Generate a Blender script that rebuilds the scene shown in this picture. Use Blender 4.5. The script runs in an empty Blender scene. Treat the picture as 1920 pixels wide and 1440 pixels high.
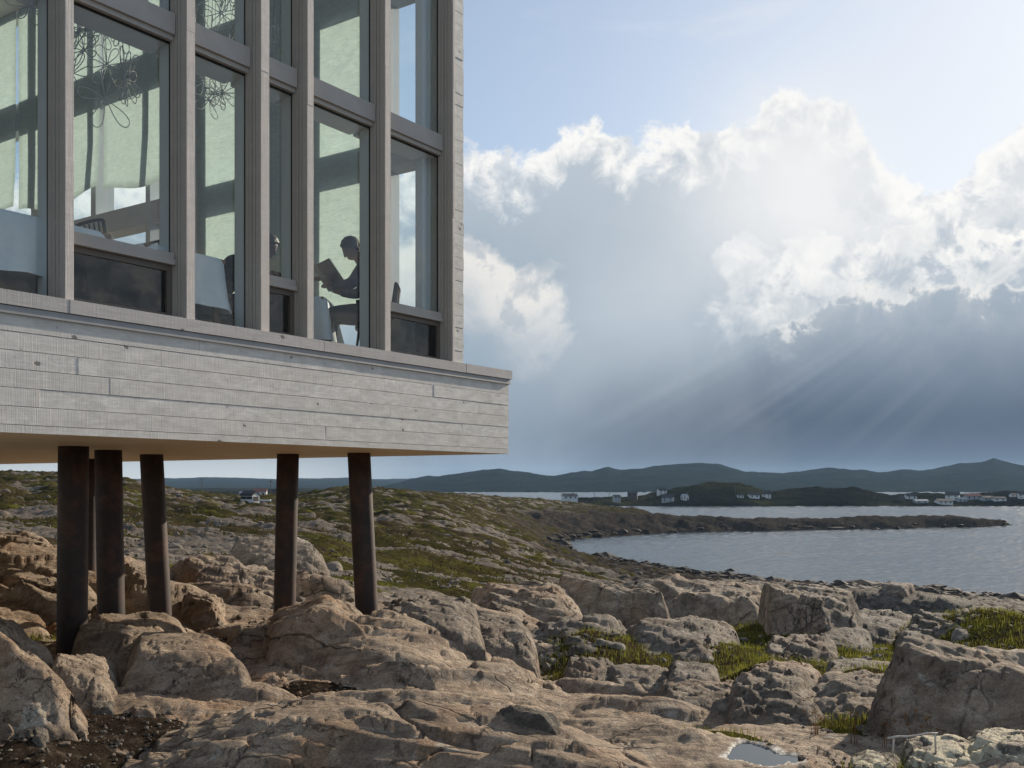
import bpy, bmesh, math, random
import numpy as np
from mathutils import Vector, Matrix

random.seed(7)
rng = np.random.default_rng(11)
SC = bpy.context.scene
COL = SC.collection
F, CXP, HY = 1900.0, 960.0, 907.0          # focal length in photo pixels, principal column, horizon row
SEA = -15.0
R = math.radians

# ------------------------------------------------------------------ camera
cam_d = bpy.data.cameras.new('camera')
cam_d.sensor_width = 36.0
cam_d.lens = 36.0 * F / 1920.0
cam_d.shift_y = (HY - 720.0) / 1920.0
cam_d.clip_start = 0.05
cam_d.clip_end = 30000
cam = bpy.data.objects.new('camera', cam_d)
COL.objects.link(cam)
cam.location = (0, 0, 0)
cam.rotation_euler = (R(90), 0, 0)
SC.camera = cam

# ------------------------------------------------------------------ sun and exposure
SUN_AZ, SUN_EL = R(40.5), R(21.5)           # azimuth measured from +Y towards +X
sun_d = bpy.data.lights.new('sun', 'SUN')
sun_d.energy = 5.0
sun_d.angle = R(0.6)
sun_d.color = (1.0, 0.865, 0.69)
sun = bpy.data.objects.new('sun', sun_d)
COL.objects.link(sun)
sv = Vector((math.sin(SUN_AZ) * math.cos(SUN_EL), math.cos(SUN_AZ) * math.cos(SUN_EL), math.sin(SUN_EL)))
sun.rotation_euler = sv.to_track_quat('Z', 'Y').to_euler()
vs = SC.view_settings
vs.view_transform = 'Standard'
vs.look = 'None'
vs.exposure = 0.38
vs.gamma = 1.0
vs.use_curve_mapping = False
SC.cycles.use_denoising = True
SC.cycles.max_bounces = 8
SC.cycles.transparent_max_bounces = 24
SC.cycles.sample_clamp_indirect = 6.0
SC.cycles.caustics_reflective = False
SC.cycles.caustics_refractive = False

# ------------------------------------------------------------------ node helper
def lin(c):
    c = c / 255.0
    return c / 12.92 if c <= 0.04045 else ((c + 0.055) / 1.055) ** 2.4
def L(r, g, b, k=1.0):
    return (lin(r) * k, lin(g) * k, lin(b) * k, 1.0)

class G:
    def __init__(s, nt):
        s.nt = nt
        nt.nodes.clear()
    def n(s, t, **kw):
        nd = s.nt.nodes.new(t)
        for k, v in kw.items():
            setattr(nd, k, v)
        return nd
    def put(s, sock, v):
        if v is None:
            return
        if isinstance(v, bpy.types.NodeSocket):
            s.nt.links.new(v, sock)
        else:
            sock.default_value = v
    def m(s, op, a, b=None, c=None, clamp=False):
        nd = s.n('ShaderNodeMath', operation=op, use_clamp=clamp)
        s.put(nd.inputs[0], a); s.put(nd.inputs[1], b)
        if c is not None:
            s.put(nd.inputs[2], c)
        return nd.outputs[0]
    def add(s, a, b): return s.m('ADD', a, b)
    def sub(s, a, b): return s.m('SUBTRACT', a, b)
    def mul(s, a, b): return s.m('MULTIPLY', a, b)
    def sstep(s, v, a, b, lo=0.0, hi=1.0):
        nd = s.n('ShaderNodeMapRange', interpolation_type='SMOOTHSTEP')
        s.put(nd.inputs[0], v)
        for i, q in enumerate((a, b, lo, hi)):
            s.put(nd.inputs[i + 1], q)
        return nd.outputs[0]
    def mr(s, v, a, b, lo=0.0, hi=1.0):
        nd = s.n('ShaderNodeMapRange', clamp=True)
        s.put(nd.inputs[0], v)
        for i, q in enumerate((a, b, lo, hi)):
            s.put(nd.inputs[i + 1], q)
        return nd.outputs[0]
    def mix(s, f, a, b, blend='MIX'):
        nd = s.n('ShaderNodeMix', data_type='RGBA', blend_type=blend)
        s.put(nd.inputs[0], f); s.put(nd.inputs[6], a); s.put(nd.inputs[7], b)
        return nd.outputs[2]
    def noise(s, vec, scale, detail=4, rough=0.55, dist=0.0, out=0, dim='3D', lac=2.0):
        nd = s.n('ShaderNodeTexNoise', noise_dimensions=dim)
        if vec is not None:
            s.put(nd.inputs['Vector'], vec)
        s.put(nd.inputs['Scale'], scale); s.put(nd.inputs['Detail'], detail)
        s.put(nd.inputs['Roughness'], rough); s.put(nd.inputs['Distortion'], dist)
        s.put(nd.inputs['Lacunarity'], lac)
        return nd.outputs[out]
    def vscale(s, vec, xyz):
        nd = s.n('ShaderNodeVectorMath', operation='MULTIPLY')
        s.put(nd.inputs[0], vec); nd.inputs[1].default_value = xyz
        return nd.outputs[0]
    def vadd(s, a, b):
        nd = s.n('ShaderNodeVectorMath', operation='ADD')
        s.put(nd.inputs[0], a); s.put(nd.inputs[1], b)
        return nd.outputs[0]
    def curve(s, v, pts):
        nd = s.n('ShaderNodeFloatCurve')
        c = nd.mapping.curves[0]
        pts = sorted(pts)
        c.points[0].location = pts[0]; c.points[1].location = pts[-1]
        for p in pts[1:-1]:
            c.points.new(*p)
        nd.mapping.update()
        s.put(nd.inputs['Value'], v)
        return nd.outputs[0]
    def ramp(s, v, stops):
        nd = s.n('ShaderNodeValToRGB')
        e = nd.color_ramp.elements
        while len(e) < len(stops):
            e.new(0.5)
        for i, (p, c) in enumerate(stops):
            e[i].position = p; e[i].color = c
        s.put(nd.inputs[0], v)
        return nd.outputs[0]

# ------------------------------------------------------------------ world: Nishita sky and cumulus, all by direction
def px_az(x): return math.atan((x - CXP) / F)
def px_el(x, y): return math.atan((HY - y) / math.hypot(F, x - CXP))

def build_world():
    w = bpy.data.worlds.new('World'); SC.world = w; w.use_nodes = True
    g = G(w.node_tree)
    out = g.n('ShaderNodeOutputWorld'); bg = g.n('ShaderNodeBackground')
    bg.inputs[1].default_value = 0.1
    K = 7.5
    sky = g.n('ShaderNodeTexSky', sky_type='NISHITA', sun_disc=False)
    sky.sun_elevation = SUN_EL; sky.sun_rotation = SUN_AZ
    sky.air_density = 1.0; sky.dust_density = 0.6; sky.ozone_density = 1.6
    d = g.n('ShaderNodeTexCoord').outputs['Generated']
    sp = g.n('ShaderNodeSeparateXYZ'); g.put(sp.inputs[0], d)
    az = g.m('ARCTAN2', sp.outputs[0], sp.outputs[1])
    el = g.m('ARCSINE', sp.outputs[2])
    A0, A1, E1 = -0.6, 0.9, 0.6
    an = g.mr(az, A0, A1)
    def topline(pts):
        q = [((px_az(x) - A0) / (A1 - A0), px_el(x, y) / E1) for x, y in pts]
        return g.mul(g.curve(an, [(min(max(a, 0), 1), min(max(b, 0), 1)) for a, b in q]), E1)
    big = g.noise(d, 5.0, 3, 0.5)
    bil = g.noise(d, 16.0, 9, 0.60, 0.35)
    fin = g.noise(d, 38.0, 8, 0.62, 0.5)
    sd_ = tuple(0.016 * q for q in sv)
    rel = g.mul(g.sub(g.noise(g.vadd(d, sd_), 22.0, 8, 0.60, 0.35), g.noise(d, 22.0, 8, 0.60, 0.35)), 1.0)
    shd = g.sstep(g.add(rel, g.mul(g.sub(bil, 0.5), 0.25)), -0.02, 0.14)
    wob = g.add(g.mul(g.sub(bil, 0.5), 0.105), g.mul(g.sub(fin, 0.5), 0.035))
    # ---- interior colour of the cloud bank by elevation, darker slate to the right
    side = g.sstep(az, px_az(900), px_az(1500))
    slate = g.mix(side, L(120, 137, 156, K), L(83, 95, 114, K))
    far_left = g.sstep(az, px_az(880), px_az(420))
    low = g.mix(g.mul(far_left, g.sstep(el, 0.05, 0.0)), slate, L(222, 221, 214, K))
    mid = L(146, 165, 182, K)
    upp = L(182, 194, 206, K)
    inn = g.mix(g.sstep(g.add(el, g.mul(g.sub(big, 0.5), 0.06)), 0.03, 0.16), low, mid)
    inn = g.mix(g.sstep(g.add(el, g.mul(g.sub(big, 0.5), 0.10)), 0.15, 0.30), inn, upp)
    inn = g.mix(g.mr(g.noise(d, 9.0, 6, 0.55, 0.4), 0.3, 0.7, 0.0, 0.30), inn, L(196, 206, 216, K), 'MIX')
    dark = g.mul(g.sstep(el, 0.15, 0.04), g.sstep(az, px_az(930), px_az(1400)))
    inn = g.mix(g.mul(dark, 0.75), inn, L(78, 90, 110, K))
    # brightness towards the veiled sun
    def gauss(x, y, sx, sy, rot=0.0):
        a = g.sub(az, px_az(x)); e = g.sub(el, px_el(x, y))
        if rot:
            c, s_ = math.cos(rot), math.sin(rot)
            a, e = g.add(g.mul(a, c), g.mul(e, s_)), g.sub(g.mul(e, c), g.mul(a, s_))
        q = g.add(g.m('POWER', g.m('ABSOLUTE', g.m('DIVIDE', a, sx)), 2.0), g.m('POWER', g.m('ABSOLUTE', g.m('DIVIDE', e, sy)), 2.0))
        return g.m('EXPONENT', g.mul(q, -1.0))
    veil = gauss(1640, 350, 0.135, 0.085, 0.1)
    veil2 = gauss(2500, 200, 0.34, 0.20)
    vv = g.m('MINIMUM', g.add(g.mul(veil, 0.62), g.mul(veil2, 0.7)), 1.0)
    inn = g.mix(g.mul(vv, g.mul(g.mr(bil, 0.30, 0.62, 1.0, 0.62), g.mr(shd, 0, 1, 1.0, 0.72))), inn, L(251, 250, 249, K * 1.05))
    # ---- the bank's top edge
    T1 = topline([(-300, 330), (300, 320), (700, 300), (870, 283), (960, 292), (1020, 262), (1095, 205), (1150, 235), (1200, 250), (1300, 232), (1400, 215),
                  (1460, 188), (1590, 205), (1625, 270), (1690, 318), (1745, 345), (1800, 325), (1850, 278), (1920, 235), (2100, 190), (2500, 150), (3400, 200)])
    e1 = g.sub(g.add(T1, wob), el)
    m1 = g.mul(g.sstep(e1, 0.0, 0.012), g.sstep(g.m('ABSOLUTE', az), 2.3, 1.5))  # bank fades out behind the camera, shaped to lower the ambient light
    rim = g.sstep(g.add(e1, g.mul(g.sub(fin, 0.5), 0.10)), 0.058, 0.008)
    white1 = g.mix(shd, L(255, 253, 249, K * 1.04), L(224, 229, 235, K))
    bank = g.mix(g.mul(rim, 0.92), inn, white1)
    clear = sky.outputs[0]
    hz = g.mul(g.add(gauss(2600, 60, 0.50, 0.30), g.mul(gauss(1700, 300, 0.25, 0.16), 0.30)), 0.72)
    clear = g.mix(0.30, clear, L(206, 219, 238, K))
    clear = g.mix(hz, clear, L(236, 241, 248, K))
    cir = g.mul(g.sstep(g.noise(g.vscale(d, (1.0, 1.0, 2.6)), 4.2, 7, 0.6, 0.8), 0.50, 0.72), 0.45)
    clear = g.mix(cir, clear, L(232, 236, 242, K))
    col = g.mix(m1, clear, bank)
    # ---- cream puff low beside the corner of the inn
    T2 = topline([(-300, 500), (300, 470), (700, 440), (860, 428), (930, 462), (985, 500), (1045, 488), (1075, 505), (1120, 530), (1400, 560), (3400, 560)])
    e2 = g.sub(g.add(T2, g.mul(wob, 0.8)), el)
    p2 = g.mul(g.sstep(e2, 0.0, 0.016), g.sstep(e2, 0.115, 0.02))
    w2 = g.sstep(g.add(az, g.mul(g.sub(bil, 0.5), 0.16)), px_az(1085), px_az(1020))
    col = g.mix(g.mul(g.mul(g.mul(p2, w2), g.sstep(az, -2.3, -1.5)), 0.85), col, g.mix(shd, L(248, 244, 237, K), L(204, 208, 212, K)))
    # ---- the heaped clouds on the right: bright crests over a grey ledge
    T4 = topline([(-300, 480), (1200, 480), (1310, 480), (1350, 470), (1390, 440), (1450, 450), (1500, 425), (1560, 420), (1640, 430), (1720, 415), (1800, 400), (1920, 390), (2500, 350), (3400, 350)])
    e4 = g.sub(g.add(T4, g.mul(wob, 1.1)), el)
    p4 = g.mul(g.sstep(e4, 0.0, 0.008), g.sstep(e4, 0.125, 0.02))
    w4 = g.sstep(g.add(az, g.mul(g.sub(bil, 0.5), 0.22)), px_az(1340), px_az(1400))
    col = g.mix(g.mul(g.mul(g.mul(p4, w4), g.sstep(az, 2.3, 1.5)), g.mr(fin, 0.35, 0.62, 0.95, 0.35)), col, g.mix(shd, L(255, 253, 248, K * 1.05), L(190, 200, 212, K)))
    T3 = topline([(-300, 640), (1300, 640), (1380, 630), (1470, 605), (1520, 575), (1560, 545), (1610, 540), (1650, 556), (1700, 560), (1740, 532), (1780, 512), (1820, 520), (1860, 545), (1920, 545), (2100, 520), (2500, 540), (3400, 600)])
    e3 = g.sub(g.add(T3, g.mul(wob, 1.0)), el)
    m3 = g.sstep(e3, 0.0, 0.010)
    r3 = g.sstep(g.add(e3, g.mul(g.sub(fin, 0.5), 0.03)), 0.016, 0.004)
    eb = g.add(el, g.mul(g.sub(big, 0.5), 0.05))
    in3 = g.mix(g.sstep(eb, 0.20, 0.09), L(172, 184, 197, K), L(112, 127, 146, K))
    in3 = g.mix(g.sstep(eb, 0.11, 0.05), in3, L(80, 93, 114, K))
    l3 = g.mix(r3, in3, L(254, 251, 244, K))
    w3 = g.sstep(g.add(az, g.mul(g.sub(bil, 0.5), 0.16)), px_az(1400), px_az(1530))
    col = g.mix(g.mul(g.mul(g.mul(m3, w3), g.sstep(az, 2.3, 1.5)), g.mr(e3, 0.0, 0.10, 0.62, 0.9)), col, l3)
    glow = gauss(1490, 345, 0.075, 0.075, -0.5)
    col = g.mix(g.mul(glow, 0.72), col, L(253, 251, 248, K * 1.05))
    glow2 = gauss(1330, 470, 0.20, 0.07, 0.60)
    col = g.mix(g.mul(glow2, 0.38), col, L(232, 236, 240, K))
    # ---- shafts of light fanning out from the sun
    phi = g.m('ARCTAN2', g.sub(SUN_EL, el), g.sub(SUN_AZ, az))
    cv = g.n('ShaderNodeCombineXYZ'); g.put(cv.inputs[0], phi)
    ray = g.noise(cv.outputs[0], 24.0, 2, 0.4)
    band = g.mul(g.mul(g.sstep(el, 0.0, 0.10), g.sstep(el, 0.26, 0.12)), g.mul(g.sstep(az, px_az(960), px_az(1200)), g.sstep(az, px_az(1900), px_az(1560))))
    col = g.mix(g.mul(g.mul(band, g.sstep(ray, 0.40, 0.80)), 0.20), col, L(196, 207, 214, K))
    g.put(bg.inputs[0], col)
    w.node_tree.links.new(bg.outputs[0], out.inputs[0])
    w.cycles.sampling_method = 'MANUAL'
    w.cycles.sample_map_resolution = 1024
build_world()

# ------------------------------------------------------------------ small scene helpers
def tag(o, label=None, cat=None, group=None, kind=None):
    if label: o['label'] = label
    if cat: o['category'] = cat
    if group: o['group'] = group
    if kind: o['kind'] = kind
    return o
def empty(name, loc=(0, 0, 0), rz=0.0):
    o = bpy.data.objects.new(name, None); COL.objects.link(o)
    o.location = loc; o.rotation_euler = (0, 0, rz); o.empty_display_size = 0.2
    return o
def link(name, me, mat=None, parent=None, smooth=False):
    if mat is not None and not me.materials:
        me.materials.append(mat)
    if smooth:
        me.polygons.foreach_set('use_smooth', np.ones(len(me.polygons), dtype=bool))
    o = bpy.data.objects.new(name, me); COL.objects.link(o)
    if parent is not None:
        o.parent = parent
    return o
def P(x, y, D):
    return Vector(((x - CXP) / F * D, D, (HY - y) / F * D))
class MB:
    def __init__(s): s.v = []; s.f = []
    def box(s, a, b, T=None):
        x0, y0, z0 = a; x1, y1, z1 = b
        p = [Vector(q) for q in ((x0, y0, z0), (x1, y0, z0), (x1, y1, z0), (x0, y1, z0), (x0, y0, z1), (x1, y0, z1), (x1, y1, z1), (x0, y1, z1))]
        if T is not None: p = [T @ q for q in p]
        k = len(s.v); s.v += [tuple(q) for q in p]
        s.f += [tuple(k + i for i in q) for q in ((0, 3, 2, 1), (4, 5, 6, 7), (0, 1, 5, 4), (1, 2, 6, 5), (2, 3, 7, 6), (3, 0, 4, 7))]
        return s
    def prism(s, poly, z0, z1):
        k = len(s.v); n = len(poly)
        s.v += [(x, y, z0) for x, y in poly] + [(x, y, z1) for x, y in poly]
        s.f.append(tuple(k + i for i in range(n))[::-1]); s.f.append(tuple(k + n + i for i in range(n)))
        s.f += [(k + i, k + (i + 1) % n, k + n + (i + 1) % n, k + n + i) for i in range(n)]
        return s
    def tube(s, pts, r, seg=6, closed=False, r1=None):
        pts = [Vector(p) for p in pts]; n = len(pts); k = len(s.v)
        for i, p in enumerate(pts):
            if closed: t = pts[(i + 1) % n] - pts[i - 1]
            else: t = pts[min(i + 1, n - 1)] - pts[max(i - 1, 0)]
            t.normalize()
            a = t.cross(Vector((0, 0, 1)) if abs(t.z) < 0.95 else Vector((1, 0, 0))).normalized(); b = t.cross(a)
            rr = r if r1 is None else r + (r1 - r) * i / max(n - 1, 1)
            s.v += [tuple(p + (a * math.cos(2 * math.pi * j / seg) + b * math.sin(2 * math.pi * j / seg)) * rr) for j in range(seg)]
        m = n if closed else n - 1
        for i in range(m):
            i2 = (i + 1) % n
            s.f += [(k + i * seg + j, k + i * seg + (j + 1) % seg, k + i2 * seg + (j + 1) % seg, k + i2 * seg + j) for j in range(seg)]
        if not closed:
            s.f.append(tuple(k + j for j in range(seg))[::-1]); s.f.append(tuple(k + (n - 1) * seg + j for j in range(seg)))
        return s
    def build(s, name, mat, parent=None, smooth=False):
        me = bpy.data.meshes.new(name); me.from_pydata(s.v, [], s.f); me.update()
        return link(name, me, mat, parent, smooth)

# ------------------------------------------------------------------ numpy noise
def _h(ix, iy, iz, seed):
    h = (ix.astype(np.uint32) * np.uint32(374761393) + iy.astype(np.uint32) * np.uint32(668265263) + iz.astype(np.uint32) * np.uint32(2147483647 & 1274126177) + np.uint32(seed * 974634777 & 0xffffffff))
    h = (h ^ (h >> np.uint32(13))) * np.uint32(1274126177)
    h = (h ^ (h >> np.uint32(16))) * np.uint32(2246822519)
    return h ^ (h >> np.uint32(15))
def _r(ix, iy, iz, seed):
    return _h(ix, iy, iz, seed).astype(np.float64) / 4294967295.0
def noise2(x, y, seed=0):
    ix = np.floor(x).astype(np.int64); iy = np.floor(y).astype(np.int64); fx = x - ix; fy = y - iy
    z0 = np.zeros_like(ix)
    u = fx * fx * fx * (fx * (fx * 6 - 15) + 10); v = fy * fy * fy * (fy * (fy * 6 - 15) + 10)
    def gr(dx, dy):
        a = _r(ix + dx, iy + dy, z0, seed) * 6.283185
        return np.cos(a) * (fx - dx) + np.sin(a) * (fy - dy)
    a = gr(0, 0); b = gr(1, 0); c = gr(0, 1); d = gr(1, 1)
    return (a + (b - a) * u) * (1 - v) + (c + (d - c) * u) * v
def fbm2(x, y, oct=4, seed=0, gain=0.5, ridge=False):
    s = 0; a = 1.0
    for o in range(oct):
        n = noise2(x, y, seed + o * 17)
        s = s + a * ((0.35 - np.abs(n)) if ridge else n)
        a *= gain; x = x * 2.03 + 5.1; y = y * 2.03 - 3.7
    return s
def noise3(p, seed=0):
    i = np.floor(p).astype(np.int64); f = p - i
    u = f * f * f * (f * (f * 6 - 15) + 10)
    s = 0
    for dx in (0, 1):
        for dy in (0, 1):
            for dz in (0, 1):
                h = _h(i[:, 0] + dx, i[:, 1] + dy, i[:, 2] + dz, seed)
                t = (h & np.uint32(1023)).astype(float) / 1023 * 2 - 1; a = ((h >> np.uint32(10)) & np.uint32(1023)).astype(float) / 1023 * 6.2832
                q = np.sqrt(1 - t * t)
                gdot = q * np.cos(a) * (f[:, 0] - dx) + q * np.sin(a) * (f[:, 1] - dy) + t * (f[:, 2] - dz)
                s = s + gdot * (u[:, 0] if dx else 1 - u[:, 0]) * (u[:, 1] if dy else 1 - u[:, 1]) * (u[:, 2] if dz else 1 - u[:, 2])
    return s
def fbm3(p, oct=4, seed=0, gain=0.5, ridge=False):
    s = 0; a = 1.0
    for o in range(oct):
        n = noise3(p, seed + o * 13)
        s = s + a * ((0.35 - np.abs(n)) if ridge else n)
        a *= gain; p = p * 2.03 + 3.1
    return s
def worley(x, y, seed=0):
    """F1, F2, offset to the nearest cell's point and three random numbers of that cell"""
    ix = np.floor(x).astype(np.int64); iy = np.floor(y).astype(np.int64); z0 = np.zeros_like(ix)
    f1 = np.full(x.shape, 9.0); f2 = np.full(x.shape, 9.0)
    ox = np.zeros_like(x); oy = np.zeros_like(x); ci = np.zeros_like(ix); cj = np.zeros_like(iy)
    for dx in (-1, 0, 1):
        for dy in (-1, 0, 1):
            a = ix + dx; b = iy + dy
            px = a + 0.1 + 0.8 * _r(a, b, z0, seed); py = b + 0.1 + 0.8 * _r(a, b, z0, seed + 1)
            d = np.hypot(x - px, y - py)
            near = d < f1
            f2 = np.where(near, f1, np.minimum(f2, d)); f1 = np.where(near, d, f1)
            ox = np.where(near, x - px, ox); oy = np.where(near, y - py, oy)
            ci = np.where(near, a, ci); cj = np.where(near, b, cj)
    return f1, f2, ox, oy, _r(ci, cj, z0, seed + 2), _r(ci, cj, z0, seed + 3), _r(ci, cj, z0, seed + 4)
def sst(x, a, b):
    t = np.clip((x - a) / (b - a), 0, 1)
    return t * t * (3 - 2 * t)
def smax(a, b, k):
    h = np.clip(0.5 + 0.5 * (a - b) / k, 0, 1)
    return b + (a - b) * h + k * h * (1 - h)
def grid_mesh(name, X, Y, Z, attrs, mat):
    nr, nc = X.shape
    me = bpy.data.meshes.new(name)
    co = np.stack([X, Y, Z], -1).reshape(-1, 3).astype(np.float32)
    me.vertices.add(nr * nc); me.vertices.foreach_set('co', co.ravel())
    idx = np.arange(nr * nc).reshape(nr, nc)
    q = np.stack([idx[:-1, :-1], idx[:-1, 1:], idx[1:, 1:], idx[1:, :-1]], -1).reshape(-1, 4).astype(np.int32)
    me.loops.add(q.size); me.loops.foreach_set('vertex_index', q.ravel())
    me.polygons.add(len(q)); me.polygons.foreach_set('loop_start', np.arange(0, q.size, 4, dtype=np.int32))
    me.update(calc_edges=True)
    for k, v in attrs.items():
        at = me.attributes.new(k, 'FLOAT', 'POINT'); at.data.foreach_set('value', v.ravel().astype(np.float32))
    return link(name, me, mat, None, True)

# ------------------------------------------------------------------ materials
MATS = {}
def newmat(name):
    m = bpy.data.materials.new(name); m.use_nodes = True
    g = G(m.node_tree)
    o = g.n('ShaderNodeOutputMaterial'); b = g.n('ShaderNodeBsdfPrincipled')
    m.node_tree.links.new(b.outputs[0], o.inputs[0])
    MATS[name] = m
    return m, g, b, o
def bump(g, b, h, dist, strength=1.0, prev=None):
    n = g.n('ShaderNodeBump'); n.inputs['Distance'].default_value = dist; n.inputs['Strength'].default_value = strength
    g.put(n.inputs['Height'], h)
    if prev is not None: g.put(n.inputs['Normal'], prev)
    if b is not None: g.put(b.inputs['Normal'], n.outputs[0])
    return n.outputs[0]
def plain(name, rgb, rough=0.6, metal=0.0, var=0.12, scale=20.0, spec=0.5, bmp=0.0):
    m, g, b, o = newmat(name)
    tc = g.n('ShaderNodeTexCoord').outputs['Object']
    nz = g.noise(tc, scale, 5, 0.6)
    c = (*rgb, 1)
    g.put(b.inputs['Base Color'], g.mix(g.mr(nz, 0.3, 0.7), tuple(v * (1 - var) for v in rgb) + (1,), tuple(min(1, v * (1 + var)) for v in rgb) + (1,)))
    b.inputs['Roughness'].default_value = rough; b.inputs['Metallic'].default_value = metal
    b.inputs['Specular IOR Level'].default_value = spec
    if bmp: bump(g, b, nz, bmp)
    return m

def rock_nodes(g, pos, warm):
    """colour and relief of weathered gneiss; warm 0..1 runs from grey to rusty tan"""
    big = g.noise(pos, 0.7, 5, 0.6, 0.6)
    medn = g.noise(pos, 2.6, 9, 0.70, 0.5)
    grain = g.noise(pos, 75.0, 4, 0.7)
    rot = g.n('ShaderNodeVectorRotate', rotation_type='EULER_XYZ'); g.put(rot.inputs['Vector'], pos); rot.inputs['Rotation'].default_value = (0.5, 0.25, 0.32)
    fol = g.noise(g.vscale(rot.outputs[0], (0.8, 9.0, 9.0)), 1.5, 7, 0.66, 0.5)
    grey = g.ramp(medn, [(0.30, L(62, 59, 55)), (0.46, L(108, 103, 95)), (0.60, L(144, 137, 127)), (0.74, L(184, 176, 164))])
    tan = g.ramp(medn, [(0.30, L(104, 91, 79)), (0.46, L(164, 145, 125)), (0.60, L(198, 178, 155)), (0.74, L(224, 210, 190))])
    col = g.mix(warm, grey, tan)
    rust = g.mul(g.sstep(big, 0.50, 0.66), g.mr(warm, 0.0, 1.0, 0.05, 0.38))
    col = g.mix(rust, col, L(178, 128, 82))
    col = g.mix(g.mr(fol, 0.50, 0.66, 0.0, 0.38), col, L(76, 68, 60))
    col = g.mix(g.mr(fol, 0.44, 0.34, 0.0, 0.30), col, L(206, 194, 176))
    lich = g.sstep(g.noise(pos, 5.5, 9, 0.76, 0.4), 0.56, 0.63)
    col = g.mix(g.mul(lich, 0.62), col, L(56, 53, 49))
    pale = g.sstep(g.noise(g.vadd(pos, (31.0, 7.0, 3.0)), 3.4, 9, 0.76, 0.3), 0.59, 0.66)
    col = g.mix(g.mul(pale, 0.60), col, L(204, 200, 188))
    col = g.mix(g.mr(grain, 0.38, 0.62, 0.0, 0.70), col, g.mix(0.55, col, L(48, 44, 41)))
    def net(scale, wid, sq):
        vor = g.n('ShaderNodeTexVoronoi', feature='DISTANCE_TO_EDGE')
        g.put(vor.inputs['Vector'], g.vadd(g.vscale(rot.outputs[0], sq), g.vscale(g.noise(pos, 1.1 * scale, 5, 0.65, out=1), (0.55, 0.55, 0.55)))); vor.inputs['Scale'].default_value = scale
        return g.sub(1.0, g.sstep(vor.outputs['Distance'], 0.0, wid))
    c1 = g.mul(net(0.9, 0.016, (0.7, 1.7, 1.4)), g.sstep(g.noise(pos, 0.6, 3, 0.5), 0.44, 0.56))
    c2 = g.mul(net(3.4, 0.030, (0.6, 2.0, 1.6)), g.sstep(g.noise(pos, 1.3, 3, 0.5), 0.52, 0.64))
    crack = g.m('MAXIMUM', c1, g.mul(c2, 0.7))
    col = g.mix(g.mul(crack, 0.55), col, L(48, 42, 37))
    h = g.add(g.add(g.mul(medn, 0.50), g.mul(fol, 0.60)), g.add(g.mul(g.noise(pos, 16.0, 7, 0.75), 0.48), g.mul(grain, 0.13)))
    h = g.sub(h, g.add(g.mul(crack, 0.55), g.mul(lich, 0.05)))
    return col, h
def rock_mat(name, warm_lo, warm_hi, bd=0.075, lichen=False):
    m, g, b, o = newmat(name)
    pos = g.n('ShaderNodeNewGeometry').outputs['Position']
    w = g.mr(g.noise(pos, 0.45, 3, 0.5), 0.35, 0.65, warm_lo, warm_hi)
    c, h = rock_nodes(g, pos, w)
    if lichen:
        k = g.sstep(g.noise(pos, 5.0, 8, 0.75, 0.6), 0.44, 0.52)
        c = g.mix(g.mul(k, 0.85), c, L(216, 206, 178))
    g.put(b.inputs['Base Color'], c); b.inputs['Roughness'].default_value = 0.82
    b.inputs['Specular IOR Level'].default_value = 0.15
    bump(g, b, h, bd)
    return m
rock_mat('rock_tan', 0.75, 1.0)
rock_mat('rock_mixed', 0.25, 0.75)
rock_mat('rock_grey', 0.0, 0.25)
rock_mat('rock_lichen', 0.1, 0.4, lichen=True)

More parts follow.
